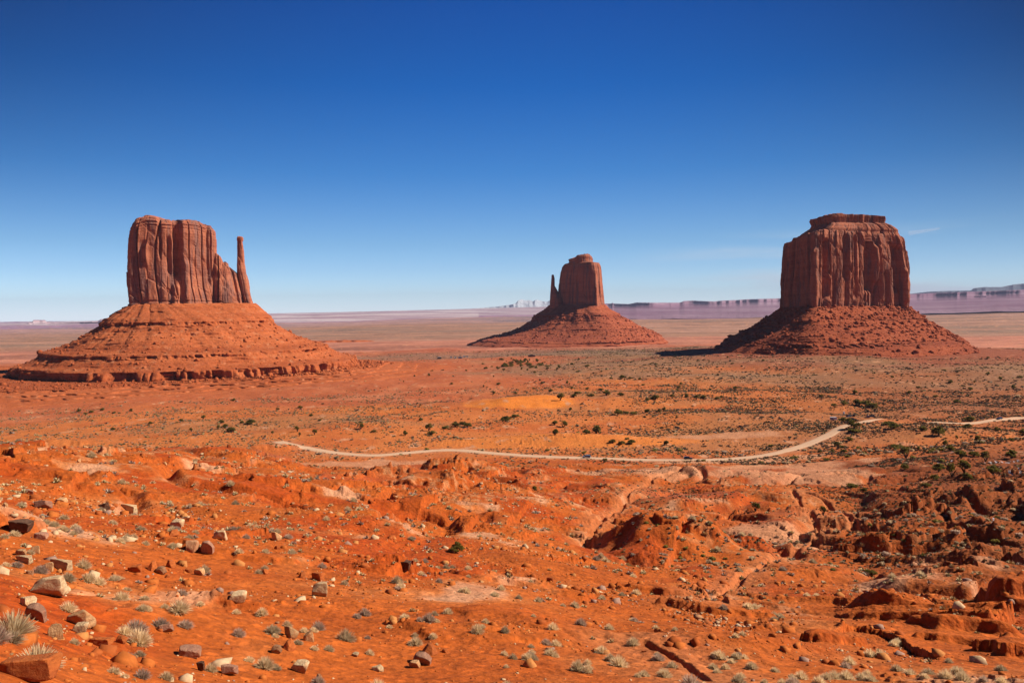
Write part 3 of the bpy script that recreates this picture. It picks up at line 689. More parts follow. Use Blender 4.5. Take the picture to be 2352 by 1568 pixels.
def stack(fr, levels, polyA, polyB, n, dispf, rows, cap=None, rounding=4, seed=0):
    """levels: list of (z, xL, xR, yFront, yBack, blendAB) top to bottom. returns V, faces"""
    Lv = np.array(levels, float)
    seg = np.hypot(np.diff(Lv[:, 0]), np.maximum(np.abs(np.diff(Lv[:, 1])), np.abs(np.diff(Lv[:, 2])))) + 1e-6
    d = np.r_[0, np.cumsum(seg)]; t = np.linspace(0, d[-1], rows)
    L = np.stack([np.interp(t, d, Lv[:, k]) for k in range(6)], 1)
    A = footprint(polyA, n, rounding); B = footprint(polyB, n, 12)
    b = L[:, 5][:, None, None]; S = A[None] * (1 - b) + B[None] * b                 # rows, n, 2 in -1..1
    x = (L[:, 1] + L[:, 2])[:, None] / 2 + S[..., 0] * (L[:, 2] - L[:, 1])[:, None] / 2
    y = (-L[:, 3] + L[:, 4])[:, None] / 2 + S[..., 1] * (L[:, 3] + L[:, 4])[:, None] / 2
    z = np.repeat(L[:, :1], n, 1)
    tx = np.roll(x, -1, 1) - np.roll(x, 1, 1); ty = np.roll(y, -1, 1) - np.roll(y, 1, 1); l = np.hypot(tx, ty) + 1e-9
    nx, ny = ty / l, -tx / l
    sg = np.sign(((x - x.mean(1, keepdims=True)) * nx + (y - y.mean(1, keepdims=True)) * ny).sum()); nx, ny = nx * sg, ny * sg
    # smooth the outward direction
    for _ in range(6):
        nx = (np.roll(nx, 1, 1) + nx + np.roll(nx, -1, 1)) / 3; ny = (np.roll(ny, 1, 1) + ny + np.roll(ny, -1, 1)) / 3
    sl_ = np.r_[0, np.cumsum(np.hypot(np.diff(x[-1]), np.diff(y[-1])))]; SC[0] = np.broadcast_to(sl_[None], x.shape)
    dd, dz = dispf(x, y, z, nx, ny)
    x = x + nx * dd; y = y + ny * dd; z = z + dz
    V = [fr.world(x, y, z).reshape(-1, 3)]; Fc = [grid_faces(rows, n, True)]
    if cap:
        # rings closing the top
        kk = np.linspace(1, 0.02, cap)[1:]
        mx, my = x[0].mean(), y[0].mean()
        cx = mx + (x[0] - mx)[None] * kk[:, None]; cy_ = my + (y[0] - my)[None] * kk[:, None]
        cz = z[0].mean() + (z[0] - z[0].mean())[None] * kk[:, None] + (1 - kk[:, None] ** 4) * 1.5 + 1.2 * n2(cx / 9, cy_ / 9, 5)
        V.insert(0, fr.world(cx[::-1], cy_[::-1], cz[::-1]).reshape(-1, 3))
        Fc = [grid_faces(rows + cap - 1, n, True)]
    return np.vstack(V), np.vstack(Fc)

ELL = [(math.cos(a), math.sin(a)) for a in np.linspace(math.pi, 3 * math.pi, 48, endpoint=False)]

SC = [None]
def slabs(z, w, hgt, seed, warp=1.0):
    """flat faced buttresses: (depth 0..1, crack 0..1, tilt -1..1)"""
    S_ = SC[0]
    q = S_ / w + warp * n2(S_ / (w * 2.6), z * 0 + seed, seed) * 1.6 + .35 * n2(S_ / (w * 1.5), z / (hgt * 1.3), seed + 1)
    c = np.floor(q); f = q - c
    zq = z / hgt + hsh(c, 0, seed) * 3 + .25 * (f - .5); zc = np.floor(zq); zf = zq - zc
    d = .55 * hsh(c, 0, seed + 2) + .45 * hsh(c, zc, seed + 3)
    d = d - .25 * (1 - ss(0, .10, zf))
    crack = 1 - ss(.0, .07, np.minimum(f, 1 - f))
    tilt = (hsh(c, zc, seed + 4) - .5) * 2 * (f - .5)
    return d, crack, tilt
def wall_disp(amp, seed, cracks=(), zr=None, strata=1.0, slab=1.0):
    def f(x, y, z, nx, ny):
        d1, k1, t1 = slabs(z, 25 * slab, 120, seed); d2, k2, t2 = slabs(z, 12 * slab, 52, seed + 20, .8); d3, k3, t3 = slabs(z, 6 * slab, 22, seed + 40, .6)
        d = amp * (2.0 * (d1 - .5) - 1.3 * k1 + 1.7 * t1 + .85 * (d2 - .5) - .3 * k2 + .8 * t2 + .22 * (d3 - .5) + .15 * t3)
        d = d + amp * .5 * (np.abs(n3(x / 40, y / 40, z / 300, seed)) * 3.0 - .8)
        d = d + amp * .16 * n3(x / 3, y / 3, z / 9, seed + 5)
        hz = n3(x / 200, y / 200, z / 2.6, seed + 6)
        if zr:
            sm = (1 - ss(zr[0] + 8, zr[0] + 22, z)) + ss(zr[1] - 22, zr[1] - 8, z)
            d = d * (1 - .6 * np.clip(sm, 0, 1)) + strata * 2.2 * hz * np.clip(sm, 0, 1)
        d = d + strata * .35 * hz
        for (cx, w, dep, z0, z1, front) in cracks:
            xc = x - cx - 2.0 * n2(z / 22, z * 0 + 1, 8)
            m_ = np.exp(-(xc / w) ** 4) * ss(z0 - 8, z0 + 8, z) * (1 - ss(z1 - 6, z1 + 6, z)) * (ny < .2)
            d = d - dep * m_
        return d, 0 * d
    return f

def talus_disp(ledges, seed, rough=1.0, gull=1.0):
    def f(x, y, z, nx, ny):
        th = np.arctan2(y - y.mean(), x - x.mean())
        zlo = z.min(); low = 1 - ss(6, 34, z - zlo)
        d = 9 * gull * n3(x / 90, y / 90, z / 200, seed) + 6 * gull * (np.abs(n3(np.cos(th) * 6, np.sin(th) * 7, z / 110, seed + 1)) * 2 - .4)
        d = d + 3.4 * gull * np.abs(n3(np.cos(th) * 19, np.sin(th) * 19, z / 40, seed + 4)) * .5 * ss(-.1, .3, n3(x / 60, y / 60, z / 60, seed + 14))
        d = d + 2.2 * rough * n3(x / 12, y / 12, z / 12, seed + 2) + 1.2 * rough * n3(x / 5, y / 5, z / 5, seed + 3)
        d = d + .8 * n3(x / 120, y / 120, z / 1.6, seed + 8) + low * 30 * gull * n3(np.cos(th) * 4.5, np.sin(th) * 4.5, z / 60, seed + 15) + low * 16 * n3(np.cos(th) * 15, np.sin(th) * 15, z / 60, seed + 16)
        q = z / 6.0 + .8 * n3(x / 70, y / 70, z / 30, seed + 17) + .25 * n3(x / 16, y / 16, z / 30, seed + 18); fr = q - np.floor(q)
        d = d + 4.5 * (ss(.0, .12, fr) - fr) * -1 * ss(.0, .25, n3(x / 45, y / 45, z / 12, seed + 19)) * 1.3
        for (zc, h, a, w) in ledges:                # alcoves eaten into the cliff bands
            m_ = ss(zc - h * .9, zc - h * .5, z) * (1 - ss(zc + h * .45, zc + h * .6, z))
            alc = ss(.02, .22, n2(x / w + y / (w * 1.3), y / w * .6, seed + 9)) + .5 * ss(0, .2, n2(x / w * 2.7, y / w * 2.7, seed + 11))
            bm2 = .3 + .7 * ss(-.18, .12, n3(x / 95, y / 95, z / 300, seed + 21)); d = d - a * alc * m_ * bm2 + a * .35 * m_ * bm2
        dz = rough * (.6 * n3(x / 7, y / 7, z / 7, seed + 5) + .5 * np.abs(n3(x / 3, y / 3, z / 3, seed + 6)))
        return d, dz
    return f

def outl(fr, pts, off=0.0):
    a = np.array(pts, float); x, z = fr.pix(a[:, 0], a[:, 1], off); return x, z

def rubble(fr, V, n, mat, parent, rng, smin, smax, zlo, zhi):
    """loose blocks lying on a talus surface, one mesh"""
    ok = np.where((V[:, 2] > zlo) & (V[:, 2] < zhi))[0]
    # only what can be seen: the side towards the viewpoint and the flanks
    c = np.array([fr.x, fr.y]); rel = (V[ok, :2] - c) @ fr.N
    ok = ok[rel < 60]; ids = rng.choice(ok, n)
    s = smin * (smax / smin) ** (rng.random(n) ** 3.4)
    B = ICO[0][None] * (1 + 0 * s[:, None, None])
    P = B + rng.normal(0, .16, (n, len(ICO[0]), 3)); P *= s[:, None, None] * rng.uniform(.6, 1.25, (n, 1, 3)) * np.array([1, 1, .8])
    a = rng.uniform(0, 6.28, n); ca, sa = np.cos(a)[:, None], np.sin(a)[:, None]
    P = np.stack([P[..., 0] * ca - P[..., 1] * sa, P[..., 0] * sa + P[..., 1] * ca, P[..., 2]], -1) + V[ids][:, None, :] + np.array([0, 0, 0.2])
    Fc = ICO[1][None] + (np.arange(n) * len(ICO[0]))[:, None, None]
    o = link('rubble', mesh_np('rubble', P.reshape(-1, 3), Fc.reshape(-1, 3), mat), parent); o['kind'] = 'stuff'
    return o

def ico(sub):
    import bmesh
    bm = bmesh.new(); bmesh.ops.create_icosphere(bm, subdivisions=sub, radius=1.0)
    V = np.array([v.co[:] for v in bm.verts]); Fc = np.array([[v.index for v in f.verts] for f in bm.faces]); bm.free(); return V, Fc
ICO = ico(1)

def levels_from(fr, left, right, fronts, blends, backs=None):
    """left/right: silhouette pixel lists with equal counts; same z per level taken from their mean"""
    xl, zl = outl(fr, left); xr, zr = outl(fr, right)
    out = []
    for i in range(len(left)):
        z = (zl[i] + zr[i]) / 2
        out.append((z, xl[i], xr[i], fronts[i], (backs or fronts)[i], blends[i]))
    return out

# ---- West butte: mitten with a thin spire on its right
W = Frame(430, 1455)
c1 = lambda x, y: (x * .375, y * .375 + 453.25)
west = empty('sandstone_butte', (W.x, W.y, 0))
tag(west, 'flat topped red butte with a thin detached spire, leftmost of the three', 'butte')
def add(name, VF, mat, parent, smooth=False):
    V, Fc = VF; V = V - np.array(parent.location[:])
    return link(name, mesh_np(name, V, Fc, mat, smooth=smooth), parent)

def with_top(disp, fr, top_pts, zbase, ztop):
    """wrap a displacement so that the rim follows the photographed skyline"""
    tx, tz = outl(fr, top_pts); o = np.argsort(tx); tx, tz = tx[o], tz[o]
    def f(x, y, z, nx, ny):
        tgt = np.interp(x, tx, tz); k = (z - zbase) / (ztop - zbase)
        d, dz = disp(x, y, z, nx, ny)
        rim = 1.2 * np.floor(2.2 * n2(x / 9, y / 9, 77)) * ss(.93, 1, k)
        return d, dz + (tgt - ztop) * np.clip(k, 0, 1) ** 1.0 + rim
    return f
tw_l = [c1(805, 175), c1(800, 188), c1(793, 205), c1(781, 255), c1(776, 330), c1(774, 430), c1(779, 560), c1(786, 620), c1(786, 700)]
tw_r = [c1(1296, 175), c1(1306, 188), c1(1322, 205), c1(1332, 255), c1(1333, 330), c1(1337, 430), c1(1345, 560), c1(1360, 620), c1(1370, 700)]
fd = [34, 40, 44, 46, 47, 48, 50, 52, 54]
lv = levels_from(W, tw_l, tw_r, fd, [0] * 9)
zt, zb = lv[0][0], lv[-1][0]
crx = lambda px: float(W.pix(px * .375, 600)[0])
polyW = [(-1, .1), (-.93, -.72), (-.2, -1), (.72, -.62), (1, -.25), (1, .35), (.6, 1), (-.6, 1)]
dW = with_top(wall_disp(2.9, 11, [(crx(1092), 6.0, 17, zb + 55, zt + 40, 1), (crx(1040), 3.2, 6, zb + 60, zt - 30, 1), (crx(985), 2.2, 5, zt - 60, zt + 30, 1),
                                  (crx(1280), 2.0, 5, zt - 100, zt + 10, 1), (crx(880), 5, 4.5, zt - 75, zt - 40, 1), (crx(1135), 5, -6, zb + 10, zb + 78, 1),
                                  (crx(1070), 5, -6, zb + 5, zb + 42, 1), (crx(895), 5, -4, zb + 70, zt - 45, 1)], zr=(zb + 2, zt), slab=1.45),
              W, [c1(790, 185), c1(805, 172), c1(840, 140), c1(870, 130), c1(900, 120), c1(960, 125), c1(980, 145), c1(1050, 152), c1(1100, 142), c1(1200, 150), c1(1260, 170), c1(1300, 180), c1(1340, 190)], zb, zt)
add('tower', stack(W, lv, polyW, polyW, 900, dW, 420, cap=26, rounding=3), M_TOWER, west)
# lower broken shoulder between tower and spire
sh_l = [c1(1270, 400), c1(1262, 520), c1(1255, 600), c1(1250, 710)]
sh_r = [c1(1462, 400), c1(1490, 520), c1(1505, 600), c1(1520, 710)]
lv2 = levels_from(W, sh_l, sh_r, [16, 26, 32, 36], [0] * 4)
dS = with_top(wall_disp(3.2, 31, zr=(lv2[-1][0] + 4, lv2[0][0] + 60)), W,
              [c1(1270, 330), c1(1330, 350), c1(1345, 358), c1(1350, 372), c1(1357, 408), c1(1385, 400), c1(1398, 410), c1(1402, 432), c1(1425, 450), c1(1450, 470), c1(1470, 490), c1(1510, 500)], lv2[-1][0], lv2[0][0])
add('shoulder', stack(W, lv2, ELL, ELL, 420, dS, 240, cap=18), M_TOWER, west)
sp_l = [c1(1453, 245), c1(1452, 262), c1(1455, 272), c1(1452, 330), c1(1450, 400), c1(1450, 470), c1(1458, 520), c1(1470, 600), c1(1480, 650), c1(1482, 720)]
sp_r = [c1(1488, 245), c1(1490, 262), c1(1484, 272), c1(1495, 330), c1(1499, 400), c1(1508, 450), c1(1524, 500), c1(1536, 580), c1(1552, 640), c1(1568, 720)]
lv3 = levels_from(W, sp_l, sp_r, [6, 6.5, 5.5, 7, 8, 12, 16, 20, 24, 26], [0] * 10)
add('spire', stack(W, lv3, ELL, ELL, 220, wall_disp(1.7, 41, zr=(lv3[-1][0] + 5, lv3[0][0] + 60), strata=.5), 420, cap=8), M_TOWER, west)
# talus
tl = [(786, 655), (735, 692), (640, 750), (622, 768), (624, 786), (560, 822), (470, 872), (350, 926), (262, 945), (252, 952), (256, 966), (180, 1006), (95, 1030), (84, 1038), (84, 1052), (20, 1058)]
tr = [(1566, 690), (1606, 728), (1672, 772), (1682, 780), (1684, 796), (1740, 826), (1810, 862), (1920, 905), (1996, 932), (2008, 942), (2006, 956), (2070, 980), (2130, 1004), (2180, 1016), (2184, 1030), (2260, 1050)]
tf = [60, 86, 128, 140, 141, 160, 184, 214, 234, 240, 241, 258, 272, 279, 280, 292]
cliffh = [0] * 16
L_ = levels_from(W, [c1(*p) for p in tl], [c1(*p) for p in tr], tf, np.linspace(.2, 1, 16))
# use the left silhouette's heights throughout, then lower benches to the valley floor
xl_, zl_ = outl(W, [c1(*p) for p in tl]); 
L_ = [(zl_[i],) + L_[i][1:] for i in range(16)]
xe, ze, xre = L_[-1][1], L_[-1][0], L_[-1][2]
zc = L_[13][0]
L_[14] = (zc - 12.0,) + L_[14][1:]
b0 = L_[14]
bench = [(zc - 13.5, -420, xre, 300), (zc - 14.0, -600, xre + 30, 330), (zc - 16.0, -604, xre + 32, 333), (zc - 16.6, -640, xre + 60, 362), (zc - 18.4, -644, xre + 62, 364),
         (zc - 19.0, -680, xre + 90, 392), (zc - 20.6, -684, xre + 92, 394), (zc - 21.4, -720, xre + 120, 420), (zc - 29, -760, xre + 170, 460)]
L_ = L_[:15] + [(z, a, b, f_, f_, 1) for (z, a, b, f_) in bench]
print('west ledge z', [round(q[0], 1) for q in L_])
led = [(L_[3][0] - 2.2, 3.2, 5, 14), (L_[9][0] - 2.5, 3.5, 7, 16), (zc - 6.5, 11, 10, 21), (zc - 15, 2, 6, 20), (zc - 17.5, 2, 6, 20), (zc - 19.8, 1.8, 6, 20)]
polyT = [(-1, .0), (-.93, -.62), (-.3, -1), (.72, -.72), (1, -.2), (1, .35), (.6, 1), (-.6, 1)]
VT, FT = stack(W, L_, polyT, ELL, 1500, talus_disp(led, 51), 620, rounding=6)
add('talus_slope', (VT, FT), M_TALUS, west)
def talus_rubble(fr, V, n, mat, parent, smin, smax, zlo, zhi):
    o = rubble(fr, V, n, mat, parent, RNG, smin, smax, zlo, zhi)
    o.data.transform(Matrix.Translation(-Vector(parent.location)))
talus_rubble(W, VT, 3600, M_TALUS, west, .7, 4.2, 8, 95)

# ---- East butte: the farthest, in the middle, its face in shade
E = Frame(1330, 2900)
c2 = lambda x, y: (x * .3125 + 955.5, y * .3125 + 539)
east = empty('sandstone_butte', (E.x, E.y, 0))
tag(east, 'smallest butte, dark shaded face with a thumb of rock on its left', 'butte')
el = [(1128, 205), (1095, 215), (1080, 235), (1064, 260), (1055, 320), (1046, 395), (1040, 470), (1030, 540)]
er = [(1300, 205), (1345, 211), (1352, 235), (1360, 290), (1366, 350), (1374, 430), (1381, 500), (1388, 540)]
ef = [60, 84, 92, 98, 102, 106, 110, 112]
lv = levels_from(E, [c2(*p) for p in el], [c2(*p) for p in er], ef, [0] * 8)
polyE = [(-1, -.1), (.5, -1), (.68, -.98), (1, -.35), (1, .4), (.5, 1), (-.6, 1), (-1, .5)]
add('tower', stack(E, lv, polyE, polyE, 600, wall_disp(3.0, 61, zr=(lv[-1][0] + 5, lv[0][0] + 6)), 260, cap=14, rounding=2), M_TOWER2, east)
cl_ = [(1128, 182), (1124, 190), (1130, 200), (1120, 215)]; cr_ = [(1290, 182), (1300, 190), (1298, 200), (1304, 215)]
lvc = levels_from(E, [c2(*p) for p in cl_], [c2(*p) for p in cr_], [40, 46, 46, 50], [0] * 4)
add('cap_rock', stack(E, lvc, ELL, ELL, 260, with_top(wall_disp(2.4, 63), E, [c2(1120, 185), c2(1126, 178), c2(1165, 176), c2(1180, 156), c2(1240, 145), c2(1278, 145), c2(1296, 166), c2(1300, 180), c2(1310, 200)], lvc[-1][0], lvc[0][0]), 70, cap=12), M_TOWER2, east)
tl_ = [(998, 297), (997, 320), (993, 380), (989, 440), (985, 515), (980, 545)]; tr_ = [(1013, 297), (1020, 320), (1022, 370), (1044, 392), (1080, 430), (1100, 545)]
lvt = levels_from(E, [c2(*p) for p in tl_], [c2(*p) for p in tr_], [9, 11, 15, 26, 40, 48], [0] * 6)
add('thumb', stack(E, lvt, ELL, ELL, 200, wall_disp(1.4, 65, zr=(lvt[-1][0], lvt[0][0] + 70)), 200, cap=8), M_TOWER2, east)
sl_ = [(1314, 392), (1310, 410), (1312, 450), (1308, 530)]; sr_ = [(1327, 392), (1331, 410), (1330, 450), (1340, 530)]
lvs = levels_from(E, [c2(*p) for p in sl_], [c2(*p) for p in sr_], [116, 118, 121, 126], [0] * 4, backs=[-92, -90, -88, -80])
add('pinnacle', stack(E, lvs, ELL, ELL, 90, wall_disp(.8, 67), 90, cap=6), M_TOWER2, east)
tl = [(983, 515), (940, 545), (866, 590), (863, 606), (845, 630), (800, 665), (757, 690), (690, 704), (600, 722), (510, 742), (450, 758), (448, 766), (405, 784), (403, 792), (350, 835)]
tr = [(1386, 515), (1420, 545), (1498, 588), (1504, 600), (1560, 624), (1610, 648), (1660, 675), (1720, 702), (1770, 734), (1800, 752), (1820, 768), (1822, 776), (1850, 792), (1852, 800), (1900, 835)]
tf = [118, 150, 205, 210, 240, 275, 310, 335, 365, 392, 410, 412, 432, 434, 520]
le = levels_from(E, [c2(*p) for p in tl], [c2(*p) for p in tr], tf, np.linspace(.1, 1, 15))
zz = np.minimum.accumulate([q[0] for q in le]); zfl = zz[-1]
le = [(zz[i],) + le[i][1:] for i in range(15)]
print('east z', [round(q[0], 1) for q in le])
led = [((le[3][0] + le[2][0]) / 2, 5, 7, 28), (le[6][0] - 3, 5, 12, 30), ((le[11][0] + le[10][0]) / 2, 2.5, 14, 40), ((le[13][0] + le[12][0]) / 2, 3, 16, 40)]
VE, FE = stack(E, le, polyE, ELL, 1200, talus_disp(led, 71, .8, 1.4), 420, rounding=6)
add('talus_slope', (VE, FE), M_TALUS3, east)
talus_rubble(E, VE, 1500, M_TALUS3, east, 1.5, 6.5, -5, 90)

# ---- Merrick-like block butte at the right
K = Frame(1945, 1760)
c3 = lambda x, y: (x / 3 + 1568, y / 3 + 453.25)
merr = empty('sandstone_butte', (K.x, K.y, 0))
tag(merr, 'broad blocky butte with fluted walls and a stepped cap, rightmost of the three', 'butte')
ml = [(690, 300), (683, 320), (679, 400), (671, 500), (661, 640), (660, 730), (655, 800)]
mr = [(1528, 262), (1545, 305), (1561, 380), (1575, 460), (1577, 600), (1577, 700), (1580, 800)]
lm = levels_from(K, [c3(*p) for p in ml], [c3(*p) for p in mr], [108, 114, 118, 121, 124, 128, 132], [0] * 7)
polyK = [(-1, .25), (-.40, -1), (-.32, -1), (.95, .22), (1, .4), (.8, .85), (.1, 1), (-.85, .9)]
kx = lambda px: float(K.pix(px / 3 + 1568, 600)[0])
zt, zb = lm[0][0], lm[-1][0]
dK = with_top(wall_disp(5.0, 81, [(kx(1000), 6, 16, zb + 30, zt - 20, 1), (kx(1290), 7, 13, zt - 110, zt + 20, 1), (kx(1480), 8, 15, zb + 45, zt - 22, 1), (kx(1130), 5, 9, zt - 90, zt - 10, 1),
                                  (kx(1190), 4, 8, zb + 30, zt + 10, 1), (kx(1400), 4, 9, zb + 10, zb + 80, 1), (kx(1015), 6, -9, zb + 10, zb + 70, 1), (kx(930), 5, -9, zb + 10, zb + 120, 1),
                                  (kx(1530), 5, -8, zb + 20, zb + 90, 1), (kx(1345), 6, -8, zb + 60, zb + 130, 1)], zr=(zb - 5, zt + 12), strata=.8),
              K, [c3(680, 312), c3(740, 305), c3(765, 285), c3(900, 265), c3(980, 250), c3(1250, 248), c3(1400, 252), c3(1500, 258), c3(1540, 268)], zb, zt)
add('tower', stack(K, lm, polyK, polyK, 1000, dK, 420, cap=30, rounding=2), M_TOWER2, merr)
kl = [(872, 146), (865, 158), (880, 188), (868, 202), (815, 236), (782, 262), (772, 282), (760, 330)]
kr = [(1404, 128), (1407, 150), (1398, 176), (1448, 196), (1492, 222), (1496, 248), (1510, 262), (1515, 300)]
lk = levels_from(K, [c3(*p) for p in kl], [c3(*p) for p in kr], [44, 48, 46, 62, 78, 84, 88, 90], [0] * 8)
dC = with_top(wall_disp(2.6, 91, strata=2.2), K, [c3(860, 152), c3(900, 146), c3(990, 131), c3(1100, 122), c3(1395, 125), c3(1410, 135)], lk[2][0], lk[0][0])
polyC = polyK
add('cap_rock', stack(K, lk, polyC, polyC, 700, dC, 200, cap=30, rounding=4), M_TOWER2, merr)
tl = [(660, 768), (600, 802), (522, 856), (515, 866), (440, 906), (350, 950), (270, 988), (262, 996), (248, 1010), (232, 1030), (216, 1050)]
tr = [(1577, 732), (1640, 790), (1716, 828), (1722, 840), (1830, 890), (1900, 930), (1985, 962), (1992, 974), (2004, 990), (2018, 1010), (2032, 1030)]
tf = [136, 176, 214, 218, 248, 280, 302, 305, 312, 320, 328]
xx, zl_ = outl(K, [c3(*p) for p in tl]); xx, zr_ = outl(K, [c3(*p) for p in tr])
lk = levels_from(K, [c3(*p) for p in tl], [c3(*p) for p in tr], tf, np.linspace(.0, 1, 11))
zz = [(a * .5 + b * .5) for a, b in zip(zl_, zr_)]
lk = [(zz[i],) + lk[i][1:] for i in range(11)]
lk.append((lk[-1][0] - 22,) + (lk[-1][1] - 12, lk[-1][2] + 12, 345, 345, 1))
print('right butte z', [round(q[0], 1) for q in lk])
led = [((lk[3][0] + lk[2][0]) / 2, 5, 8, 22), ((lk[7][0] + lk[6][0]) / 2, 4.5, 10, 22)]
VK, FK = stack(K, lk, polyK, ELL, 1400, talus_disp(led, 95, .65, 1.0), 460, rounding=6)
add('talus_slope', (VK, FK), M_TALUS2, merr)
talus_rubble(K, VK, 3400, M_TALUS2, merr, .9, 5.5, 10, 110)

# ------------------------------------------------------------------ far mesas and mountains
def far_ridge(name, skyline, r, depth, cliff, base_z_, bury, mat, amp, seed, nstep=1.2, talus=.5, slope=2.2):
    """skyline: pixels of the rim; a plateau with promontories, cliff and talus"""
    S = np.array(skyline, float); u = np.arange(S[0, 0], S[-1, 0], nstep * .5); v = np.interp(u, S[:, 0], S[:, 1])
    d = ray(u, v); a = np.arctan2(d[:, 0], d[:, 1]); el = d[:, 2] / np.hypot(d[:, 0], d[:, 1])
    prom = .8 * amp * (n2(u / 95, u * 0 + seed, seed) * 2.0 + .4 * np.abs(n2(u / 34, u * 0, seed + 3)) + .07 * n2(u / 10, u * 0, seed + 4))
    rim = r + prom; zt_ = el * (r + prom)
    base_z_ = H(rim * np.sin(a) * .82, rim * np.cos(a) * .82, False) - 4
    rows = []
    def row(rr, z): rows.append(np.stack([rr * np.sin(a), rr * np.cos(a), z + CAM_Z], 1))
    h = zt_ - base_z_
    tal = h * talus * slope
    foot = r - tal.mean() + 0 * u
    row(foot - 200, base_z_ - bury + 0 * u); row(foot, base_z_ + 0 * u); row(foot * .5 + (rim - 40) * .5, base_z_ + h * talus * .5); row(rim - 40 - 0 * u, base_z_ + h * talus)
    row(rim - 25, base_z_ + h * (talus + (1 - talus) * .5)); row(rim, base_z_ + h * .97); row(rim + 60, zt_); row(rim + depth * .5, zt_); row(rim + depth, zt_); row(rim + depth + 800, base_z_ - bury + 0 * u)
    V = np.stack(rows, 0).reshape(-1, 3)
    return tag(link(name, mesh_np(name, V, grid_faces(len(rows), len(u))[:, ::-1], mat, smooth=False)), kind='structure')

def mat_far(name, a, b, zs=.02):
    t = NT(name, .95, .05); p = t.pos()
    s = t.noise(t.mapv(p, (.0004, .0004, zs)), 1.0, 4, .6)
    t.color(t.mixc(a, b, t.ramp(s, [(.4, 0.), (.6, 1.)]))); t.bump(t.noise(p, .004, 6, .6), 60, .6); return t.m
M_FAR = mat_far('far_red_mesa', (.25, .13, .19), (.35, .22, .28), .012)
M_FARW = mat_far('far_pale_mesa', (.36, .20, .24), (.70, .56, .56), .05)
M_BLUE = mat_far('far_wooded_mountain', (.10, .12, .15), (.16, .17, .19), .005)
def mat_snow():
    t = NT('snowy_mountain', .9, .1); p = t.pos(); q = t.n.new('ShaderNodeSeparateXYZ'); t.l.new(p, q.inputs[0])
    n = t.noise(p, .0012, 6, .7)
    f = t.math('ADD', t.math('MULTIPLY', q.outputs[2], .0022), n)
    t.color(t.mixc((.14, .17, .22), (.62, .66, .72), t.ramp(f, [(.95, 0.), (1.5, 1.)]))); t.bump(t.noise(p, .001, 7, .65), 400, .8); return t.m

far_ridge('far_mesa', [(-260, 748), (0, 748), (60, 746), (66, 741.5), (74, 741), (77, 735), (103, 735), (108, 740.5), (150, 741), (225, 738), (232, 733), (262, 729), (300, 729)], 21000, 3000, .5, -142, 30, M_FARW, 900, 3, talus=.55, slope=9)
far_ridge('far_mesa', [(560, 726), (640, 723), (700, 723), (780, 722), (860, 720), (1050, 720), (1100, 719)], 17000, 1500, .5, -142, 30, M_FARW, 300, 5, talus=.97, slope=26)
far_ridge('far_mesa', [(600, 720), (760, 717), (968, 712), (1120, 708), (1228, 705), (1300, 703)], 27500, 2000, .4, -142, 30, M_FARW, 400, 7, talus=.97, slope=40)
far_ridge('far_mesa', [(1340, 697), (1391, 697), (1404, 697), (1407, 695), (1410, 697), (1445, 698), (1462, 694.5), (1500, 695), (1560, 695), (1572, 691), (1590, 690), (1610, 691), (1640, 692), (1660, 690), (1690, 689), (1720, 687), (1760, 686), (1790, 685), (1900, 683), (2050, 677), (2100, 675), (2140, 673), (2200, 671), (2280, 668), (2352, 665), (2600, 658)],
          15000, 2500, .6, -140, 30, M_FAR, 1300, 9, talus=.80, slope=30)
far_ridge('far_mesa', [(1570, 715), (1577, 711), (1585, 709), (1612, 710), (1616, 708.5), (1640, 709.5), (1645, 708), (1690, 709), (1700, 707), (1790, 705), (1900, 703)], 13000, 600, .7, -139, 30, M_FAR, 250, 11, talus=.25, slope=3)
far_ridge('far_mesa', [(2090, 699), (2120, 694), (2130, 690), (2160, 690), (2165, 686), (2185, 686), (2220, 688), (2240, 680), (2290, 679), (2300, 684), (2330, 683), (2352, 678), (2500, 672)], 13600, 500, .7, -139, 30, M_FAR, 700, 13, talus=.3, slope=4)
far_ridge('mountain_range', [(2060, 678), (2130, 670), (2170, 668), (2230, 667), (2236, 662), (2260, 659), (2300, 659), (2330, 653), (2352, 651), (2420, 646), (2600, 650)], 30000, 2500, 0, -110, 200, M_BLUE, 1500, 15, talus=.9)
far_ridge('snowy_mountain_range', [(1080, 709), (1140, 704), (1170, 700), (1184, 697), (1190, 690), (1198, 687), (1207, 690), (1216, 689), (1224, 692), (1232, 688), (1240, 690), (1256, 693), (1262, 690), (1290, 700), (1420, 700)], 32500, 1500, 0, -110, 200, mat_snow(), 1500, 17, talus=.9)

# low dark outcrops on the plain at the right
for (u_, v_, w_, h_) in ((2190, 719, 520, 34), (2160, 724, 380, 20), (770, 786, 190, 12)):
    x, y = hit_base(u_, v_); n_ = 60
    V, Fc = [], []
    px = np.linspace(-1, 1, n_)
    hh = h_ * (1 - px ** 2) ** .5 * (.7 + .5 * np.abs(n2(px * 4, px * 0, int(u_))) * 2)
    a_ = math.atan2(x, y); Rv = np.array([math.cos(a_), -math.sin(a_)]); Nv = np.array([math.sin(a_), math.cos(a_)])
    gz = float(H(np.array([x]), np.array([y]))[0]) + CAM_Z
    rows = []
    for (o_, k_) in ((-1.6, -.2), (-1, .1), (-.35, .45), (-.3, .95), (0, 1), (.8, 1), (1.5, -.2)):
        q = np.array([x, y])[None] + Rv[None] * (px * w_)[:, None] + Nv[None] * (o_ * w_ * .25 + 20 * n2(px * 7, px * 0 + o_, 4))[:, None]
        rows.append(np.column_stack([q, gz + hh * k_ - 1]))
    tag(link('low_hill', mesh_np('low_hill', np.stack(rows, 0).reshape(-1, 3), grid_faces(7, n_)[:, ::-1], M_FAR if u_ > 1000 else M_TALUS)), kind='structure')

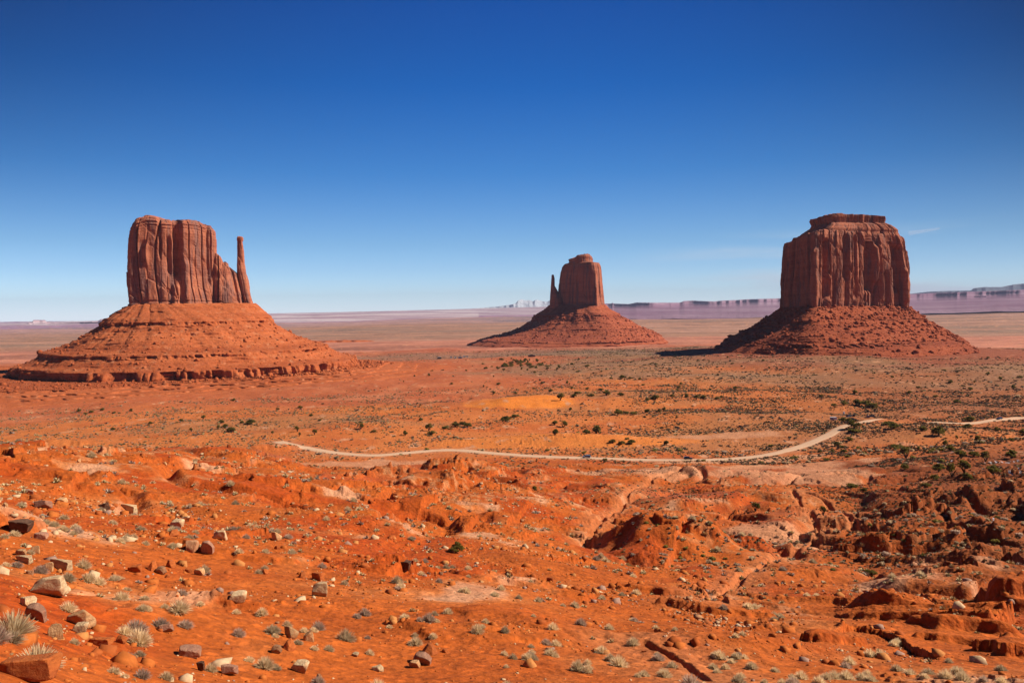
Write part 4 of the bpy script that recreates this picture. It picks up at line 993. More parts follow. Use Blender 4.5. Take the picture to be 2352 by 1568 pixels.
# ------------------------------------------------------------------ haze
def build_haze():
    me = bpy.data.meshes.new('haze'); s = 36000.0; z0, z1 = -420.0, 1000.0
    V = [(x, y, z) for z in (z0, z1) for y in (-s, s) for x in (-s, s)]
    me.from_pydata(V, [], [(0, 2, 3, 1), (4, 5, 7, 6), (0, 1, 5, 4), (2, 6, 7, 3), (0, 4, 6, 2), (1, 3, 7, 5)])
    mt = bpy.data.materials.new('thin_blue_haze'); mt.use_nodes = True; n = mt.node_tree.nodes
    for q in list(n): n.remove(q)
    o = n.new('ShaderNodeOutputMaterial'); p = n.new('ShaderNodeVolumePrincipled')
    p.inputs['Color'].default_value = (.48, .51, .74, 1); p.inputs['Density'].default_value = 1.8e-5; p.inputs['Anisotropy'].default_value = 0.0
    mt.node_tree.links.new(p.outputs[0], o.inputs['Volume'])
    me.materials.append(mt); tag(link('haze', me), kind='stuff')
build_haze()
#@@MORE@@
# ------------------------------------------------------------------ rocks
def rock_mesh(name, seed, mat, flat=.8, cuts=9, rough=.03, sub=4, asp=(1, .8, .75)):
    g = np.random.default_rng(seed); V, Fc = ico(sub); V = V.copy()
    n = g.normal(size=(cuts, 3)); n /= np.linalg.norm(n, axis=1)[:, None]; n[0] = (0, 0, 1); n[1] = (0, 0, -1)
    for q_, ax_ in enumerate(((1, 0, 0), (-1, 0, 0), (0, 1, 0), (0, -1, 0))): n[2 + q_] = np.array(ax_) + g.normal(0, .28, 3); n[2 + q_] /= np.linalg.norm(n[2 + q_])
    for k in range(cuts):
        d = g.uniform(.42, .68) if seed % 7 in (5, 6, 2) else g.uniform(.50, .74); t = V @ n[k]; m_ = t > d; V[m_] -= n[k][None] * ((t[m_] - d) * .985)[:, None]
    V /= np.abs(V).max(0)[None]
    nz = rough * 2.2 * n3(V[:, 0] * 1.8 + seed, V[:, 1] * 1.8, V[:, 2] * 1.8, seed) + rough * n3(V[:, 0] * 5, V[:, 1] * 5 + seed, V[:, 2] * 7, seed) + rough * .5 * n3(V[:, 0] * 13, V[:, 1] * 13, V[:, 2] * 19, seed)
    V = V * (1 + nz[:, None]) * np.array(asp) * .5
    V[:, 2] -= V[:, 2].min()
    return mesh_np(name, V, Fc, mat, smooth=False)

def mat_stone(name, a, b, c=None):
    t = NT(name, .88, .2); co = t.co.outputs['Object']
    oi = t.n.new('ShaderNodeObjectInfo')
    k = t.mixc(a, b, t.ramp(t.noise(co, 3.5, 5, .65), [(.38, 0.), (.62, 1.)]))
    k = t.mixc(k, t.ramp(t.noise(t.mapv(co, (1.5, 1.5, 9)), 1.5, 4), [(.35, .8), (.65, 1.12)]), 1.0, 'MULTIPLY')
    k = t.mixc(k, t.ramp(oi.outputs['Random'], [(0, .78), (1, 1.15)]), 1.0, 'MULTIPLY')
    k = t.mixc(k, (.54, .13, .03), t.ramp(t.noise(co, 2.2, 6, .7), [(.52, 0.), (.72, .65)])); t.color(k)
    t.bump(t.noise(co, 7, 7, .7), .12, .9); return t.m
SM = {'cream': mat_stone('cream_sandstone', (.84, .60, .34), (.66, .38, .19)), 'tan': mat_stone('tan_sandstone', (.70, .40, .19), (.60, .28, .11)),
      'rust': mat_stone('rust_sandstone', (.58, .15, .03), (.46, .105, .022)), 'brown': mat_stone('brown_sandstone', (.48, .20, .09), (.54, .28, .14)),
      'grey': mat_stone('purple_grey_stone', (.42, .19, .12), (.54, .28, .17)), 'dark': mat_stone('dark_varnished_stone', (.10, .045, .025), (.17, .08, .045))}
ROCKS = {}
for ci, cn in enumerate(SM):
    ROCKS[cn] = [rock_mesh('boulder', 40 + ci * 7 + k, SM[cn], cuts=(9, 11, 14, 10)[k], asp=((1, .8, .75), (1, .7, .6), (1, .9, .9), (1.15, .7, .45))[k]) for k in range(4)]

named_rocks = [
 (107, 1368, 60, 42, 'cream', 2, 'biggest cream boulder at the left, rounded and split by a groove'),
 (137, 1310, 36, 26, 'cream', 0, 'cream angular boulder just above the biggest cream boulder'),
 (110, 1309, 22, 17, 'tan', 1, 'smaller tan rock touching the left of a cream angular boulder'),
 (61, 1392, 32, 20, 'cream', 1, 'low cream rock below and left of the biggest cream boulder'),
 (180, 1436, 46, 38, 'tan', 2, 'round orange tan boulder with smooth face near the left bottom'),
 (176, 1455, 36, 22, 'cream', 3, 'pale rimmed rock in front of the round orange boulder'),
 (124, 1464, 30, 30, 'tan', 1, 'upright tan rock left of the pale rimmed rock'),
 (433, 1266, 36, 27, 'brown', 0, 'brown squared block with sharp edges, left of a purple grey one'),
 (479, 1272, 27, 34, 'grey', 0, 'upright purple grey block beside the brown squared block'),
 (505, 1240, 27, 25, 'cream', 2, 'cream boulder standing above the brown and purple blocks'),
 (401, 1212, 36, 19, 'cream', 3, 'long cream slab lying on bare rust sand'),
 (394, 1229, 27, 14, 'rust', 1, 'low rust rock below the long cream slab'),
 (238, 1169, 20, 17, 'dark', 2, 'dark grey rounded rock on the upper left slope'),
 (296, 1178, 27, 22, 'cream', 0, 'tan pointed boulder right of the dark grey rounded rock'),
 (630, 1240, 30, 24, 'tan', 0, 'cracked tan boulder on open sand, upper middle left'),
 (733, 1369, 34, 37, 'cream', 2, 'lone cream boulder with a black shadow on open sand'),
 (540, 1383, 46, 20, 'cream', 3, 'white topped slab capping a small rust bank'),
 (709, 1472, 21, 28, 'tan', 2, 'upright egg shaped striped rock'),
 (662, 1464, 42, 28, 'tan', 0, 'layered tan rock left of the egg shaped striped rock'),
 (634, 1500, 23, 19, 'brown', 2, 'round two toned rock casting a thin shadow'),
 (660, 1491, 36, 20, 'rust', 1, 'wide orange rock with a hollow underside'),
 (684, 1543, 48, 22, 'cream', 3, 'cream wedge of rock with dark underside near the bottom edge'),
 (521, 1550, 38, 24, 'grey', 1, 'pink grey rock behind a straw tuft near the bottom edge'),
 (461, 1540, 19, 24, 'dark', 0, 'small dark upright rock near the bottom edge'),
 (431, 1508, 46, 19, 'grey', 3, 'long purple brown rock near the bottom left'),
 (275, 1476, 23, 17, 'rust', 2, 'single rust brown stone in the lower left sand'),
 (228, 1484, 48, 15, 'rust', 3, 'thin leaning orange slab in the lower left'),
 (378, 1452, 30, 19, 'grey', 1, 'mottled rock next to a straw tuft, lower left'),
 (55, 1562, 112, 40, 'rust', 3, 'huge flat orange slab at the bottom left corner'),
 (86, 1424, 36, 40, 'grey', 0, 'tall pinkish rock beside the round orange boulder'),
 (36, 1224, 50, 30, 'dark', 0, 'dark undercut block at the left edge'),
 (55, 1292, 25, 19, 'cream', 0, 'pale rock above the left edge cream cluster'),
 (42, 1274, 22, 12, 'tan', 3, 'flat tan rock near the left edge'),
 (80, 1268, 19, 15, 'tan', 1, 'small tan cube shaped rock near the left edge'),
 (90, 1238, 25, 14, 'grey', 3, 'flat grey pink slab below the dark undercut block'),
 (92, 1168, 32, 20, 'grey', 1, 'grey pink broken rock on the upper left slope'),
 (62, 1134, 20, 14, 'grey', 0, 'uppermost grey pink rock on the left slope'),
 (135, 1152, 25, 10, 'tan', 3, 'thin tan slab on the upper left slope'),
 (308, 1314, 27, 18, 'rust', 0, 'leftmost rock of a rust heap, left of centre'),
 (345, 1309, 25, 21, 'rust', 1, 'middle rock of the rust heap, left of centre'),
 (368, 1318, 22, 18, 'brown', 2, 'lowest brown rock of the rust heap'),
 (392, 1303, 20, 20, 'rust', 2, 'rightmost rock of the rust heap'),
 (454, 1320, 25, 14, 'tan', 3, 'lone tan slab right of the rust heap'),
 (607, 1318, 18, 13, 'rust', 2, 'small round rust rock on the central left sand'),
 (729, 1332, 27, 20, 'rust', 0, 'rust block right behind the lone cream boulder'),
 (692, 1327, 21, 16, 'rust', 1, 'rust block left and above the lone cream boulder'),
 (927, 1301, 38, 28, 'dark', 0, 'dark brown boulder on a sand ridge in the centre'),
 (984, 1501, 43, 21, 'rust', 1, 'broad orange red rock, bottom centre'),
 (975, 1526, 41, 27, 'grey', 0, 'grey pink flat topped block, bottom centre'),
 (950, 1533, 30, 14, 'tan', 3, 'tan slab under the grey pink flat topped block'),
 (1022, 1498, 17, 10, 'rust', 2, 'small rust rock right of the broad orange red rock'),
 (814, 1507, 21, 8, 'cream', 3, 'small cream slab in the lower middle left'),
 (868, 1541, 27, 12, 'cream', 1, 'cream rock in a straw tuft at the bottom, middle left'),
 (1172, 1323, 17, 13, 'rust', 2, 'lone dark rust rock on the smooth sand, centre'),
 (1264, 1335, 16, 11, 'rust', 0, 'small rust rock on the right end of the smooth sand'),
]
us = [q[0] for q in named_rocks]; vs = [q[1] for q in named_rocks]
hx, hy, hz_, hr = hit(us, vs)
NOGO = []
for i, (u, v, w, h, cn, k, lab) in enumerate(named_rocks):
    w_m = w * hr[i] / F * .95; me = ROCKS[cn][k]
    o = bpy.data.objects.new('boulder', me); col.objects.link(o)
    d = np.array([v_.co[:] for v_ in me.vertices]).max(0) * 2
    slant = math.hypot(1, float(tdrop(u, v)))
    o.scale = (w_m / (d[0]), w_m * .8 / d[1], h * hr[i] * slant / F / (d[2] / 2) * .95)
    o.location = (hx[i], hy[i] + w_m * .3, hz_[i] - .2 * h * hr[i] / F)
    o.rotation_euler = (random.uniform(-.12, .12), random.uniform(-.12, .12), random.uniform(-.35, .35))
    tag(o, lab, 'rock'); NOGO.append((hx[i], hy[i] + w_m * .3, w_m * .6))
NOGO = np.array(NOGO)
def clear(x, y, m_=0.0):
    return (np.hypot(x[:, None] - NOGO[None, :, 0], y[:, None] - NOGO[None, :, 1]) > NOGO[None, :, 2] + m_).all(1)

def region(u):
    return 'left' if u < 784 else ('centre' if u < 1568 else 'right')

# random rocks: sites chosen in the rubble zones
def polar_sites(n, r0_, r1_, a0, a1, rng):
    r = np.sqrt(rng.uniform(r0_ ** 2, r1_ ** 2, n)); a = rng.uniform(a0, a1, n); return r * np.sin(a), r * np.cos(a), r, a
rg = np.random.default_rng(77)
X, Y, Rr, Aa = polar_sites(210000, 18, 430, -.62, .62, rg)
den = ss(.02, .32, fbm(X / 30, Y / 30, 3, 33)) * .9 + ss(.1, .4, fbm(X / 14, Y / 14, 2, 133)) * .5 + .04
den = den * np.where(Aa < -.15, 1.0, .55) * np.where(Rr < 80, 1.25, 1.0)
den += ss(.15, .02, np.abs(Rr - 24) / 100) * np.where(Aa < -.42, 1.2, 0)
H(X, Y); led_ = LEDGE[0]; den = den * .55 + 2.8 * led_ * ss(-.5, .5, -Aa * 3)
keep = (rg.random(len(X)) < den * .30) & clear(X, Y)
keep &= dist_poly(X, Y, ROAD1) > 8
X, Y, Rr, Aa = X[keep], Y[keep], Rr[keep], Aa[keep]
S = .10 * (1 / np.maximum(rg.random(len(X)), .004)) ** .50 * (1 + ss(100, 300, Rr) * 1.3); S = np.minimum(S * .72, .26 + Rr * .0045) * np.where(Aa > .12, .62, 1.0)
Z = H(X, Y) + CAM_Z
pu, pv, pd = project(X, Y, Z); vis = (pu > -10) & (pu < 2362) & (pv < 1590)
px_ = S * F / Rr * vis
order = np.argsort(-px_)
kinds_c = ['rust', 'rust', 'rust', 'brown', 'tan', 'tan', 'cream']
words = {'rust': 'small rust red rock', 'brown': 'small brown rock', 'tan': 'small tan rock', 'grey': 'small purple grey rock', 'cream': 'small cream rock'}
n_ind = 300 - len(named_rocks)
for i in order[:n_ind]:
    cn = kinds_c[int(rg.integers(0, 7))] if pu[i] < 900 else kinds_c[int(rg.integers(0, 5))]
    o = bpy.data.objects.new('boulder', ROCKS[cn][int(rg.integers(0, 4))]); col.objects.link(o)
    s_ = S[i]; o.scale = (s_ * rg.uniform(.8, 1.2), s_ * rg.uniform(.7, 1.1), s_ * rg.uniform(.6, 1.1))
    o.rotation_euler = (rg.uniform(-.3, .3), rg.uniform(-.3, .3), rg.uniform(0, 6.28)); o.location = (X[i], Y[i], Z[i] - .12 * s_)
    dep = 'near' if pv[i] > 1330 else 'middle'
    tag(o, f'{words[cn]} scattered on the {dep} slope, {region(pu[i])} third of the photo', 'rock', f'{words[cn]}s on the {dep} slope, {region(pu[i])} third')
def scatter_mesh(name, base, X, Y, Z, S, cols, rng, squash=(1, 1, 1), jitter=.15, mat=None, kind='stuff', rotz=True):
    B, Fb = base; n = len(X)
    P = B[None] + rng.normal(0, jitter, (n,) + B.shape) if jitter else np.repeat(B[None], n, 0)
    P = P * S[:, None, None] * np.array(squash)[None, None] * rng.uniform(.75, 1.25, (n, 1, 3))
    a = rng.uniform(0, 6.28, n); ca, sa = np.cos(a)[:, None], np.sin(a)[:, None]
    P = np.stack([P[..., 0] * ca - P[..., 1] * sa, P[..., 0] * sa + P[..., 1] * ca, P[..., 2]], -1) + np.stack([X, Y, Z], 1)[:, None]
    Fc = Fb[None] + (np.arange(n) * len(B))[:, None, None]
    C_ = np.repeat(cols[:, None], len(B), 1).reshape(-1, 3)
    return tag(link(name, mesh_np(name, P.reshape(-1, 3), Fc.reshape(-1, Fb.shape[1]), mat, {'col': C_})), kind=kind)
def mat_attr(name, rough=.9, trans=0):
    t = NT(name, rough, .1); c = t.attr('col'); c = t.mixc(c, t.ramp(t.noise(t.pos(), 6, 3), [(.3, .8), (.7, 1.15)]), 1.0, 'MULTIPLY'); t.color(c); return t.m
rest = order[n_ind:][:15000]
rest = rest[(px_[rest] > 1.0)]
cc = np.array([(.46, .125, .03), (.38, .09, .025), (.50, .16, .05), (.44, .22, .11), (.62, .40, .22)])[rg.choice(5, len(rest), p=[.4, .25, .17, .12, .06])]
scatter_mesh('loose_rocks', ICO, X[rest], Y[rest], Z[rest], S[rest] * .5, cc, rg, (1, 1, .8), .17, mat_attr('loose_rock'))
X2, Y2, R2, A2 = polar_sites(46000, 17, 130, -.62, .62, rg); H(X2, Y2)
d2 = .12 + ss(.0, .35, fbm(X2 / 12, Y2 / 12, 3, 141)) + 1.2 * LEDGE[0] + .5 * (A2 < -.4)
k2 = rg.random(len(X2)) < d2 * .45; X2, Y2, R2 = X2[k2], Y2[k2], R2[k2]
S2 = .032 * (1 / np.maximum(rg.random(len(X2)), .01)) ** .5 * (1 + R2 / 120)
cc = np.array([(.56, .15, .03), (.46, .11, .025), (.62, .24, .07), (.70, .46, .26), (.42, .24, .17)])[rg.choice(5, len(X2), p=[.42, .28, .14, .10, .06])]
scatter_mesh('pebbles', ICO, X2, Y2, H(X2, Y2) + CAM_Z, S2, cc, rg, (1, 1, .8), .18, mat_attr('pebble'))
# pale broken stone on the centre ridge and left knolls
bx, by, bz, bs = [], [], [], []
for (u0, v0, au, av, n) in ((1150, 1120, 60, 24, 700), (1090, 1095, 60, 10, 160), (830, 1168, 40, 10, 160), (560, 1072, 60, 12, 260), (720, 1045, 50, 10, 160), (1720, 1120, 60, 20, 200), (1230, 1180, 80, 25, 320), (1610, 1420, 40, 25, 300), (690, 1090, 50, 12, 240), (1400, 1150, 60, 20, 200), (1680, 1230, 90, 30, 350)):
    x0, y0 = hit_base(u0, v0); x1, _ = hit_base(u0 + au, v0); _, y2 = hit_base(u0, v0 - av)
    bx.append(x0 + rg.normal(0, .6, n) * abs(x1 - x0)); by.append(y0 + rg.normal(0, .6, n) * abs(y2 - y0)); bs.append(.16 * (1 / np.maximum(rg.random(n), .03)) ** .45 * (.5 + y0 / 260))
bx, by, bs = map(np.concatenate, (bx, by, bs)); bz = H(bx, by) + CAM_Z
cc = np.array([(.60, .36, .20), (.52, .24, .11), (.64, .46, .30), (.46, .13, .04)])[rg.choice(4, len(bx), p=[.3, .3, .12, .28])]
scatter_mesh('broken_pale_stone', ICO, bx, by, bz, bs * .6, cc, rg, (1, 1, .55), .2, mat_attr('broken_stone'))

# ------------------------------------------------------------------ plants
def blades(n, rng, h=1.0, spread=1.0, width=.03, up=.5, base_r=.18, curve=.25):
    """dry grass: thin bent blades fanning out of one crown"""
    V, Fc, k = [], [], 0
    for _ in range(n):
        a = rng.uniform(0, 6.28); t = rng.uniform(0, 1) ** .6; el = math.pi / 2 - t * (math.pi / 2 - .12) * spread + rng.normal(0, .1)
        L = h * rng.uniform(.6, 1.02) * (1 - .18 * t); b = np.array([math.cos(a) * base_r * t, math.sin(a) * base_r * t, 0])
        d = np.array([math.cos(a) * math.cos(el), math.sin(a) * math.cos(el), math.sin(el)]); s = np.array([-math.sin(a), math.cos(a), 0]) * width
        s = s * math.cos(rng.uniform(-1, 1)) + np.cross(d, s) * rng.uniform(-1, 1)
        m1 = b + d * L * .55; m2 = b + d * L - np.array([0, 0, curve * L * t])
        V += [b - s, b + s, m1 + s, m1 - s, m2 + s * .3, m2 - s * .3]; Fc += [(k, k + 1, k + 2, k + 3), (k + 3, k + 2, k + 4, k + 5)]; k += 6
    return np.array(V), np.array(Fc)
def mat_plant(name, a, b, tip=None, trans=.40):
    t = NT(name, .8, .15); oi = t.n.new('ShaderNodeObjectInfo')
    c = t.mixc(a, b, t.noise(t.co.outputs['Object'], 4, 3)); c = t.mixc(c, t.ramp(oi.outputs['Random'], [(0, .8), (1, 1.2)]), 1.0, 'MULTIPLY'); t.color(c)
    tr = t.n.new('ShaderNodeBsdfTranslucent'); t.l.new(c, tr.inputs['Color']); mx = t.n.new('ShaderNodeMixShader'); mx.inputs[0].default_value = trans
    t.l.new(t.b.outputs[0], mx.inputs[1]); t.l.new(tr.outputs[0], mx.inputs[2]); t.l.new(mx.outputs[0], t.n['Material Output'].inputs['Surface'])
    return t.m
M_STRAW = mat_plant('dry_straw', (.98, .76, .46), (.92, .66, .37)); M_SAGE = mat_plant('grey_brush', (.76, .56, .34), (.62, .46, .27))
M_LILAC = mat_plant('lilac_grey_twigs', (.70, .50, .36), (.60, .42, .30)); M_GREEN = mat_plant('olive_brush', (.36, .28, .06), (.26, .20, .05))
M_JUN = mat_plant('juniper_foliage', (.24, .18, .036), (.16, .13, .026)); M_WOOD = mat_plant('grey_juniper_wood', (.20, .13, .09), (.14, .09, .06))
g1 = np.random.default_rng(5)
GRASS = [mesh_np('grass_tuft', *blades(760, g1, 1.0, 1.0, .020, base_r=.22, curve=.12), mat=m_) for m_ in (M_STRAW, M_STRAW, M_STRAW, M_SAGE, M_LILAC, M_STRAW)]
def bush(rng, nl=9, per=60, leaf=.09, rz=.62, spread=.55, low=.15, lobe=(.22, .38), hollow=.0):
    """leafy clumps spread through a low crown"""
    V, Fc, k = [], [], 0
    for i in range(nl):
        a = rng.uniform(0, 6.28); rr = spread * math.sqrt(rng.uniform(0, 1)); c = np.array([math.cos(a) * rr, math.sin(a) * rr, low + rz * rng.uniform(.25, .95) * (1 - .5 * (rr / max(spread, .01)) ** 2)])
        R_ = rng.uniform(*lobe)
        for j in range(per):
            d = rng.normal(size=3); d /= np.linalg.norm(d); q = c + d * R_ * rng.uniform(.35, 1.08) * np.array([1, 1, .8])
            if q[2] < .03: q[2] = .03
            n = rng.normal(size=3); n /= np.linalg.norm(n); t = np.cross(n, rng.normal(size=3)); t /= np.linalg.norm(t); b = np.cross(n, t); L = leaf * rng.uniform(.6, 1.3)
            V += [q - t * L - b * L * .6, q + t * L - b * L * .6, q + t * L * .8 + b * L * .7, q - t * L + b * L * .6]; Fc.append((k, k + 1, k + 2, k + 3)); k += 4
    return np.array(V), np.array(Fc)
def limb(P, R_, n=6):
    P = np.array(P, float); V = []; Fc = []
    for i, (p, r) in enumerate(zip(P, R_)):
        for j in range(n): V.append(p + r * np.array([math.cos(j * 6.283 / n), math.sin(j * 6.283 / n), 0]))
    F_ = grid_faces(len(P), n, True); return np.array(V), F_
def trunk_mesh(rng, h=.5):
    Vs, Fs, k = [], [], 0
    for i in range(4):
        a = rng.uniform(0, 6.28); p = [(0, 0, -.12), (.03 * math.cos(a), .03 * math.sin(a), .1)]
        for s in (.3, .6, 1): p.append((math.cos(a) * .3 * s + rng.normal(0, .02), math.sin(a) * .3 * s + rng.normal(0, .02), .1 + h * s))
        V, F_ = limb(p, [.07, .055, .04, .028, .012]); Vs.append(V); Fs.append(F_ + k); k += len(V)
    return mesh_np('trunk', np.vstack(Vs), np.vstack(Fs), M_WOOD, smooth=True)
g2 = np.random.default_rng(9)
CROWNS = [mesh_np('crown', *bush(g2, *p), mat=M_JUN) for p in ((14, 60, .060, .75, .38, .12, (.15, .28)), (18, 55, .055, .62, .45, .10, (.13, .24)), (11, 60, .065, .95, .30, .14, (.15, .25)), (20, 50, .055, .55, .48, .08, (.12, .22)), (9, 60, .060, .85, .26, .25, (.13, .25)))]
CROWN_BIG = mesh_np('crown', *bush(g2, 34, 130, .026, .75, .42, .16, (.08, .17)), mat=M_JUN)
TRUNKS = [trunk_mesh(g2) for _ in range(3)]
BUSHES = [mesh_np('sagebrush', *bush(g2, 7, 40, .085, .34, .34, .04, (.16, .28)), mat=m_) for m_ in (M_SAGE, M_GREEN, M_SAGE, M_LILAC)]
def juniper(x, y, z, w, h, lab=None, group=None, big=False):
    t = empty('juniper_tree', (x, y, z - .05), random.uniform(0, 6.28))
    c = bpy.data.objects.new('crown', CROWN_BIG if big else random.choice(CROWNS)); k = bpy.data.objects.new('trunk', random.choice(TRUNKS))
    for o in (k, c): col.objects.link(o); o.parent = t; o.scale = (w, w, h)
    tag(t, lab, 'tree', group); return t
# junipers that can be told apart
trees = [(1047, 1270, 37, 29, 'single juniper in the foreground, left of the shaded dome', 1), (1738, 1176, 28, 18, 'low wide juniper on the pebbly flat right of centre', 0), (1893, 1184, 20, 18, 'small juniper beside the dry wash, right of centre', 0),
 (2002, 1324, 22, 20, 'isolated juniper on the right hand flat by the pale patch', 0), (1228, 1127, 11, 17, 'narrow upright juniper alone between the rocky slopes', 0), (1162, 968, 24, 15, 'round juniper on the left end of the bright dune', 0),
 (1183, 958, 16, 11, 'small juniper just behind the round dune juniper', 0), (1287, 920, 24, 16, 'dark juniper on the right shoulder of the bright dune', 0), (1370, 996, 26, 20, 'largest dark juniper on the orange slope above the road', 0),
 (1347, 997, 19, 12, 'pale thin juniper left of the largest dark one', 0), (1275, 999, 19, 15, 'juniper alone on bare sand above the middle of the road', 0), (1295, 982, 26, 14, 'wide juniper above the lone juniper on bare sand', 0),
 (1274, 976, 18, 10, 'low juniper at the foot of the bright dune', 0), (1420, 953, 20, 16, 'leftmost of three junipers in a row on the sand', 0), (1438, 951, 16, 9, 'middle one of three junipers in a row on the sand', 0),
 (1455, 953, 14, 13, 'rightmost of three junipers in a row on the sand', 0), (1407, 1018, 14, 14, 'left one of two round junipers just above the road', 0), (1451, 1020, 19, 12, 'right one of the round junipers just above the road', 0),
 (1531, 1022, 13, 15, 'cone shaped juniper just above the road near the black car', 0), (1428, 1021, 13, 14, 'leaning juniper between two round ones', 0), (1648, 916, 0, 0, '', 0)]
sm = [(984, 990, 24, 16), (990, 999, 22, 9), (1022, 985, 18, 9), (1046, 981, 18, 14), (1062, 975, 18, 9), (1073, 981, 22, 13), (966, 966, 12, 9), (828, 987, 19, 13), (858, 993, 10, 9), (931, 1000, 13, 11), (722, 999, 16, 12),
 (682, 992, 15, 12), (687, 1002, 9, 9), (734, 967, 8, 8), (714, 956, 10, 8), (625, 997, 9, 7), (688, 938, 12, 7), (637, 944, 12, 7), (574, 975, 22, 12), (528, 992, 22, 13), (507, 972, 12, 9), (516, 982, 13, 9), (499, 985, 13, 9), (555, 972, 10, 8),
 (465, 963, 13, 9), (438, 992, 11, 8), (535, 922, 11, 7), (415, 968, 10, 8), (344, 974, 9, 7), (180, 946, 9, 7), (208, 948, 10, 6), (234, 943, 9, 6), (300, 945, 9, 6), (261, 950, 8, 6), (258, 988, 10, 7), (195, 952, 8, 6),
 (1184, 905, 10, 6), (1110, 890, 8, 6), (1145, 884, 10, 8), (1134, 905, 10, 7), (1358, 911, 15, 11), (1327, 904, 13, 8), (1318, 913, 17, 8), (1394, 908, 17, 14), (1426, 909, 16, 9), (1245, 882, 9, 6), (1265, 900, 12, 9), (1303, 882, 8, 8), (1313, 896, 9, 8),
 (1310, 943, 10, 8), (1487, 947, 13, 11), (1515, 947, 10, 9), (1525, 944, 9, 10), (1487, 921, 10, 10), (1506, 918, 20, 12), (1545, 916, 15, 10), (1578, 913, 12, 8), (1600, 918, 16, 10), (1617, 915, 14, 8), (1648, 917, 12, 7), (1658, 914, 8, 6), (1690, 894, 11, 7),
 (1404, 870, 9, 6), (1429, 871, 14, 10), (1447, 870, 8, 6), (1470, 872, 9, 7), (1349, 894, 9, 7), (1381, 896, 10, 7), (1478, 885, 9, 6), (1560, 890, 9, 7), (1350, 843, 11, 8), (1313, 838, 8, 6), (1285, 845, 9, 7), (1228, 857, 8, 6),
 (1920, 937, 22, 9), (1888, 915, 15, 8), (1940, 931, 13, 12), (1976, 934, 28, 12), (2000, 936, 30, 14), (2012, 945, 22, 16), (1965, 905, 14, 9), (2056, 985, 22, 14), (2045, 975, 22, 13), (2122, 990, 17, 15), (2160, 1001, 26, 22), (2231, 968, 19, 12), (2226, 983, 15, 10),
 (2294, 991, 15, 9), (2352, 1003, 22, 14), (2324, 1013, 12, 10), (2085, 1052, 31, 23), (2062, 1028, 24, 14), (2110, 1035, 13, 10), (2172, 1026, 14, 13), (2198, 1010, 10, 9), (2250, 1018, 18, 16), (2185, 1035, 17, 14), (2080, 1077, 17, 15), (2130, 1120, 22, 13), (2160, 1083, 24, 20), (2192, 1094, 30, 27), (2221, 1088, 32, 26), (2225, 1098, 24, 15),
 (2150, 1100, 17, 12), (2268, 1060, 24, 20), (2285, 1090, 26, 17), (2328, 1052, 25, 16), (2240, 1050, 22, 16), (2210, 1048, 24, 16), (1965, 993, 22, 12), (1952, 1012, 17, 9), (1925, 1025, 17, 10), (1960, 1119, 27, 12), (1985, 1130, 18, 9), (1936, 968, 18, 9), (1952, 968, 15, 9), (1965, 984, 30, 17),
 (1940, 1040, 16, 11), (1912, 1043, 12, 11), (1900, 1057, 15, 9), (1885, 1042, 13, 8), (2090, 905, 9, 8), (2110, 892, 8, 8), (2150, 912, 9, 7), (2185, 880, 10, 8), (2230, 896, 10, 8), (2270, 862, 9, 7), (2300, 875, 10, 8), (2330, 893, 10, 8), (2345, 868, 9, 7), (2050, 868, 7, 6), (2200, 925, 12, 9)]
allt = [t for t in trees if t[2] > 0]
rt = np.random.default_rng(31)
# a thicket on the valley floor and thin scatter beyond
for _ in range(56): sm.append((1130 + rt.normal(60, 38), 838 + rt.normal(0, 7), rt.uniform(5, 12), rt.uniform(4, 8)))
for _ in range(50): sm.append((rt.uniform(900, 2300), rt.uniform(822, 900), rt.uniform(4, 8), rt.uniform(3.5, 6)))
sm = sm[:278]
ax, ay, az_, ar = hit([t[0] for t in allt] + [t[0] for t in sm], [t[1] for t in allt] + [t[1] for t in sm])
for i in range(len(ax)):
    if i < len(allt): u, v, w, h, lab, big = allt[i]; g_ = None
    else:
        u, v, w, h = sm[i - len(allt)]; big = 0
        if v < 865: ds = 'tiny dark juniper on the far valley floor'
        elif v > 1010: ds = 'dark juniper on the brushy slope below the road bend'
        else: ds = 'small dark juniper on the sandy plain behind the road'
        lab = f'{ds}, {region(u)} third'; g_ = f'junipers, {ds[ds.index("on the"):]}, {region(u)} third'
    k = ar[i] / F
    juniper(ax[i], ay[i] + w * k * .25, float(H(np.array([ax[i]]), np.array([ay[i] + w * k * .25]))[0]) + CAM_Z, w * k * .98, h * k * 1.0, lab, g_, bool(big))

# grass tufts: the 300 that show largest one by one, the rest as one mass
X, Y, Rr, Aa = polar_sites(90000, 20, 420, -.62, .62, rg)
den = (.10 + .9 * ss(-.05, .3, fbm(X / 16, Y / 16, 3, 201))) * (1 - ss(60, 260, Rr) * .88) * .165
den *= np.where(Aa < -.3, 1.2, 1.0)
area = .62 * (420 ** 2 - 20 ** 2); keep = (rg.random(len(X)) < den * area / len(X)) & clear(X, Y, .1)
X, Y, Rr, Aa = X[keep], Y[keep], Rr[keep], Aa[keep]
S = rg.uniform(.22, .52, len(X)) * (1 + .25 * (rg.random(len(X)) < .2)) * (1 + ss(60, 200, Rr) * .8); Z = H(X, Y) + CAM_Z
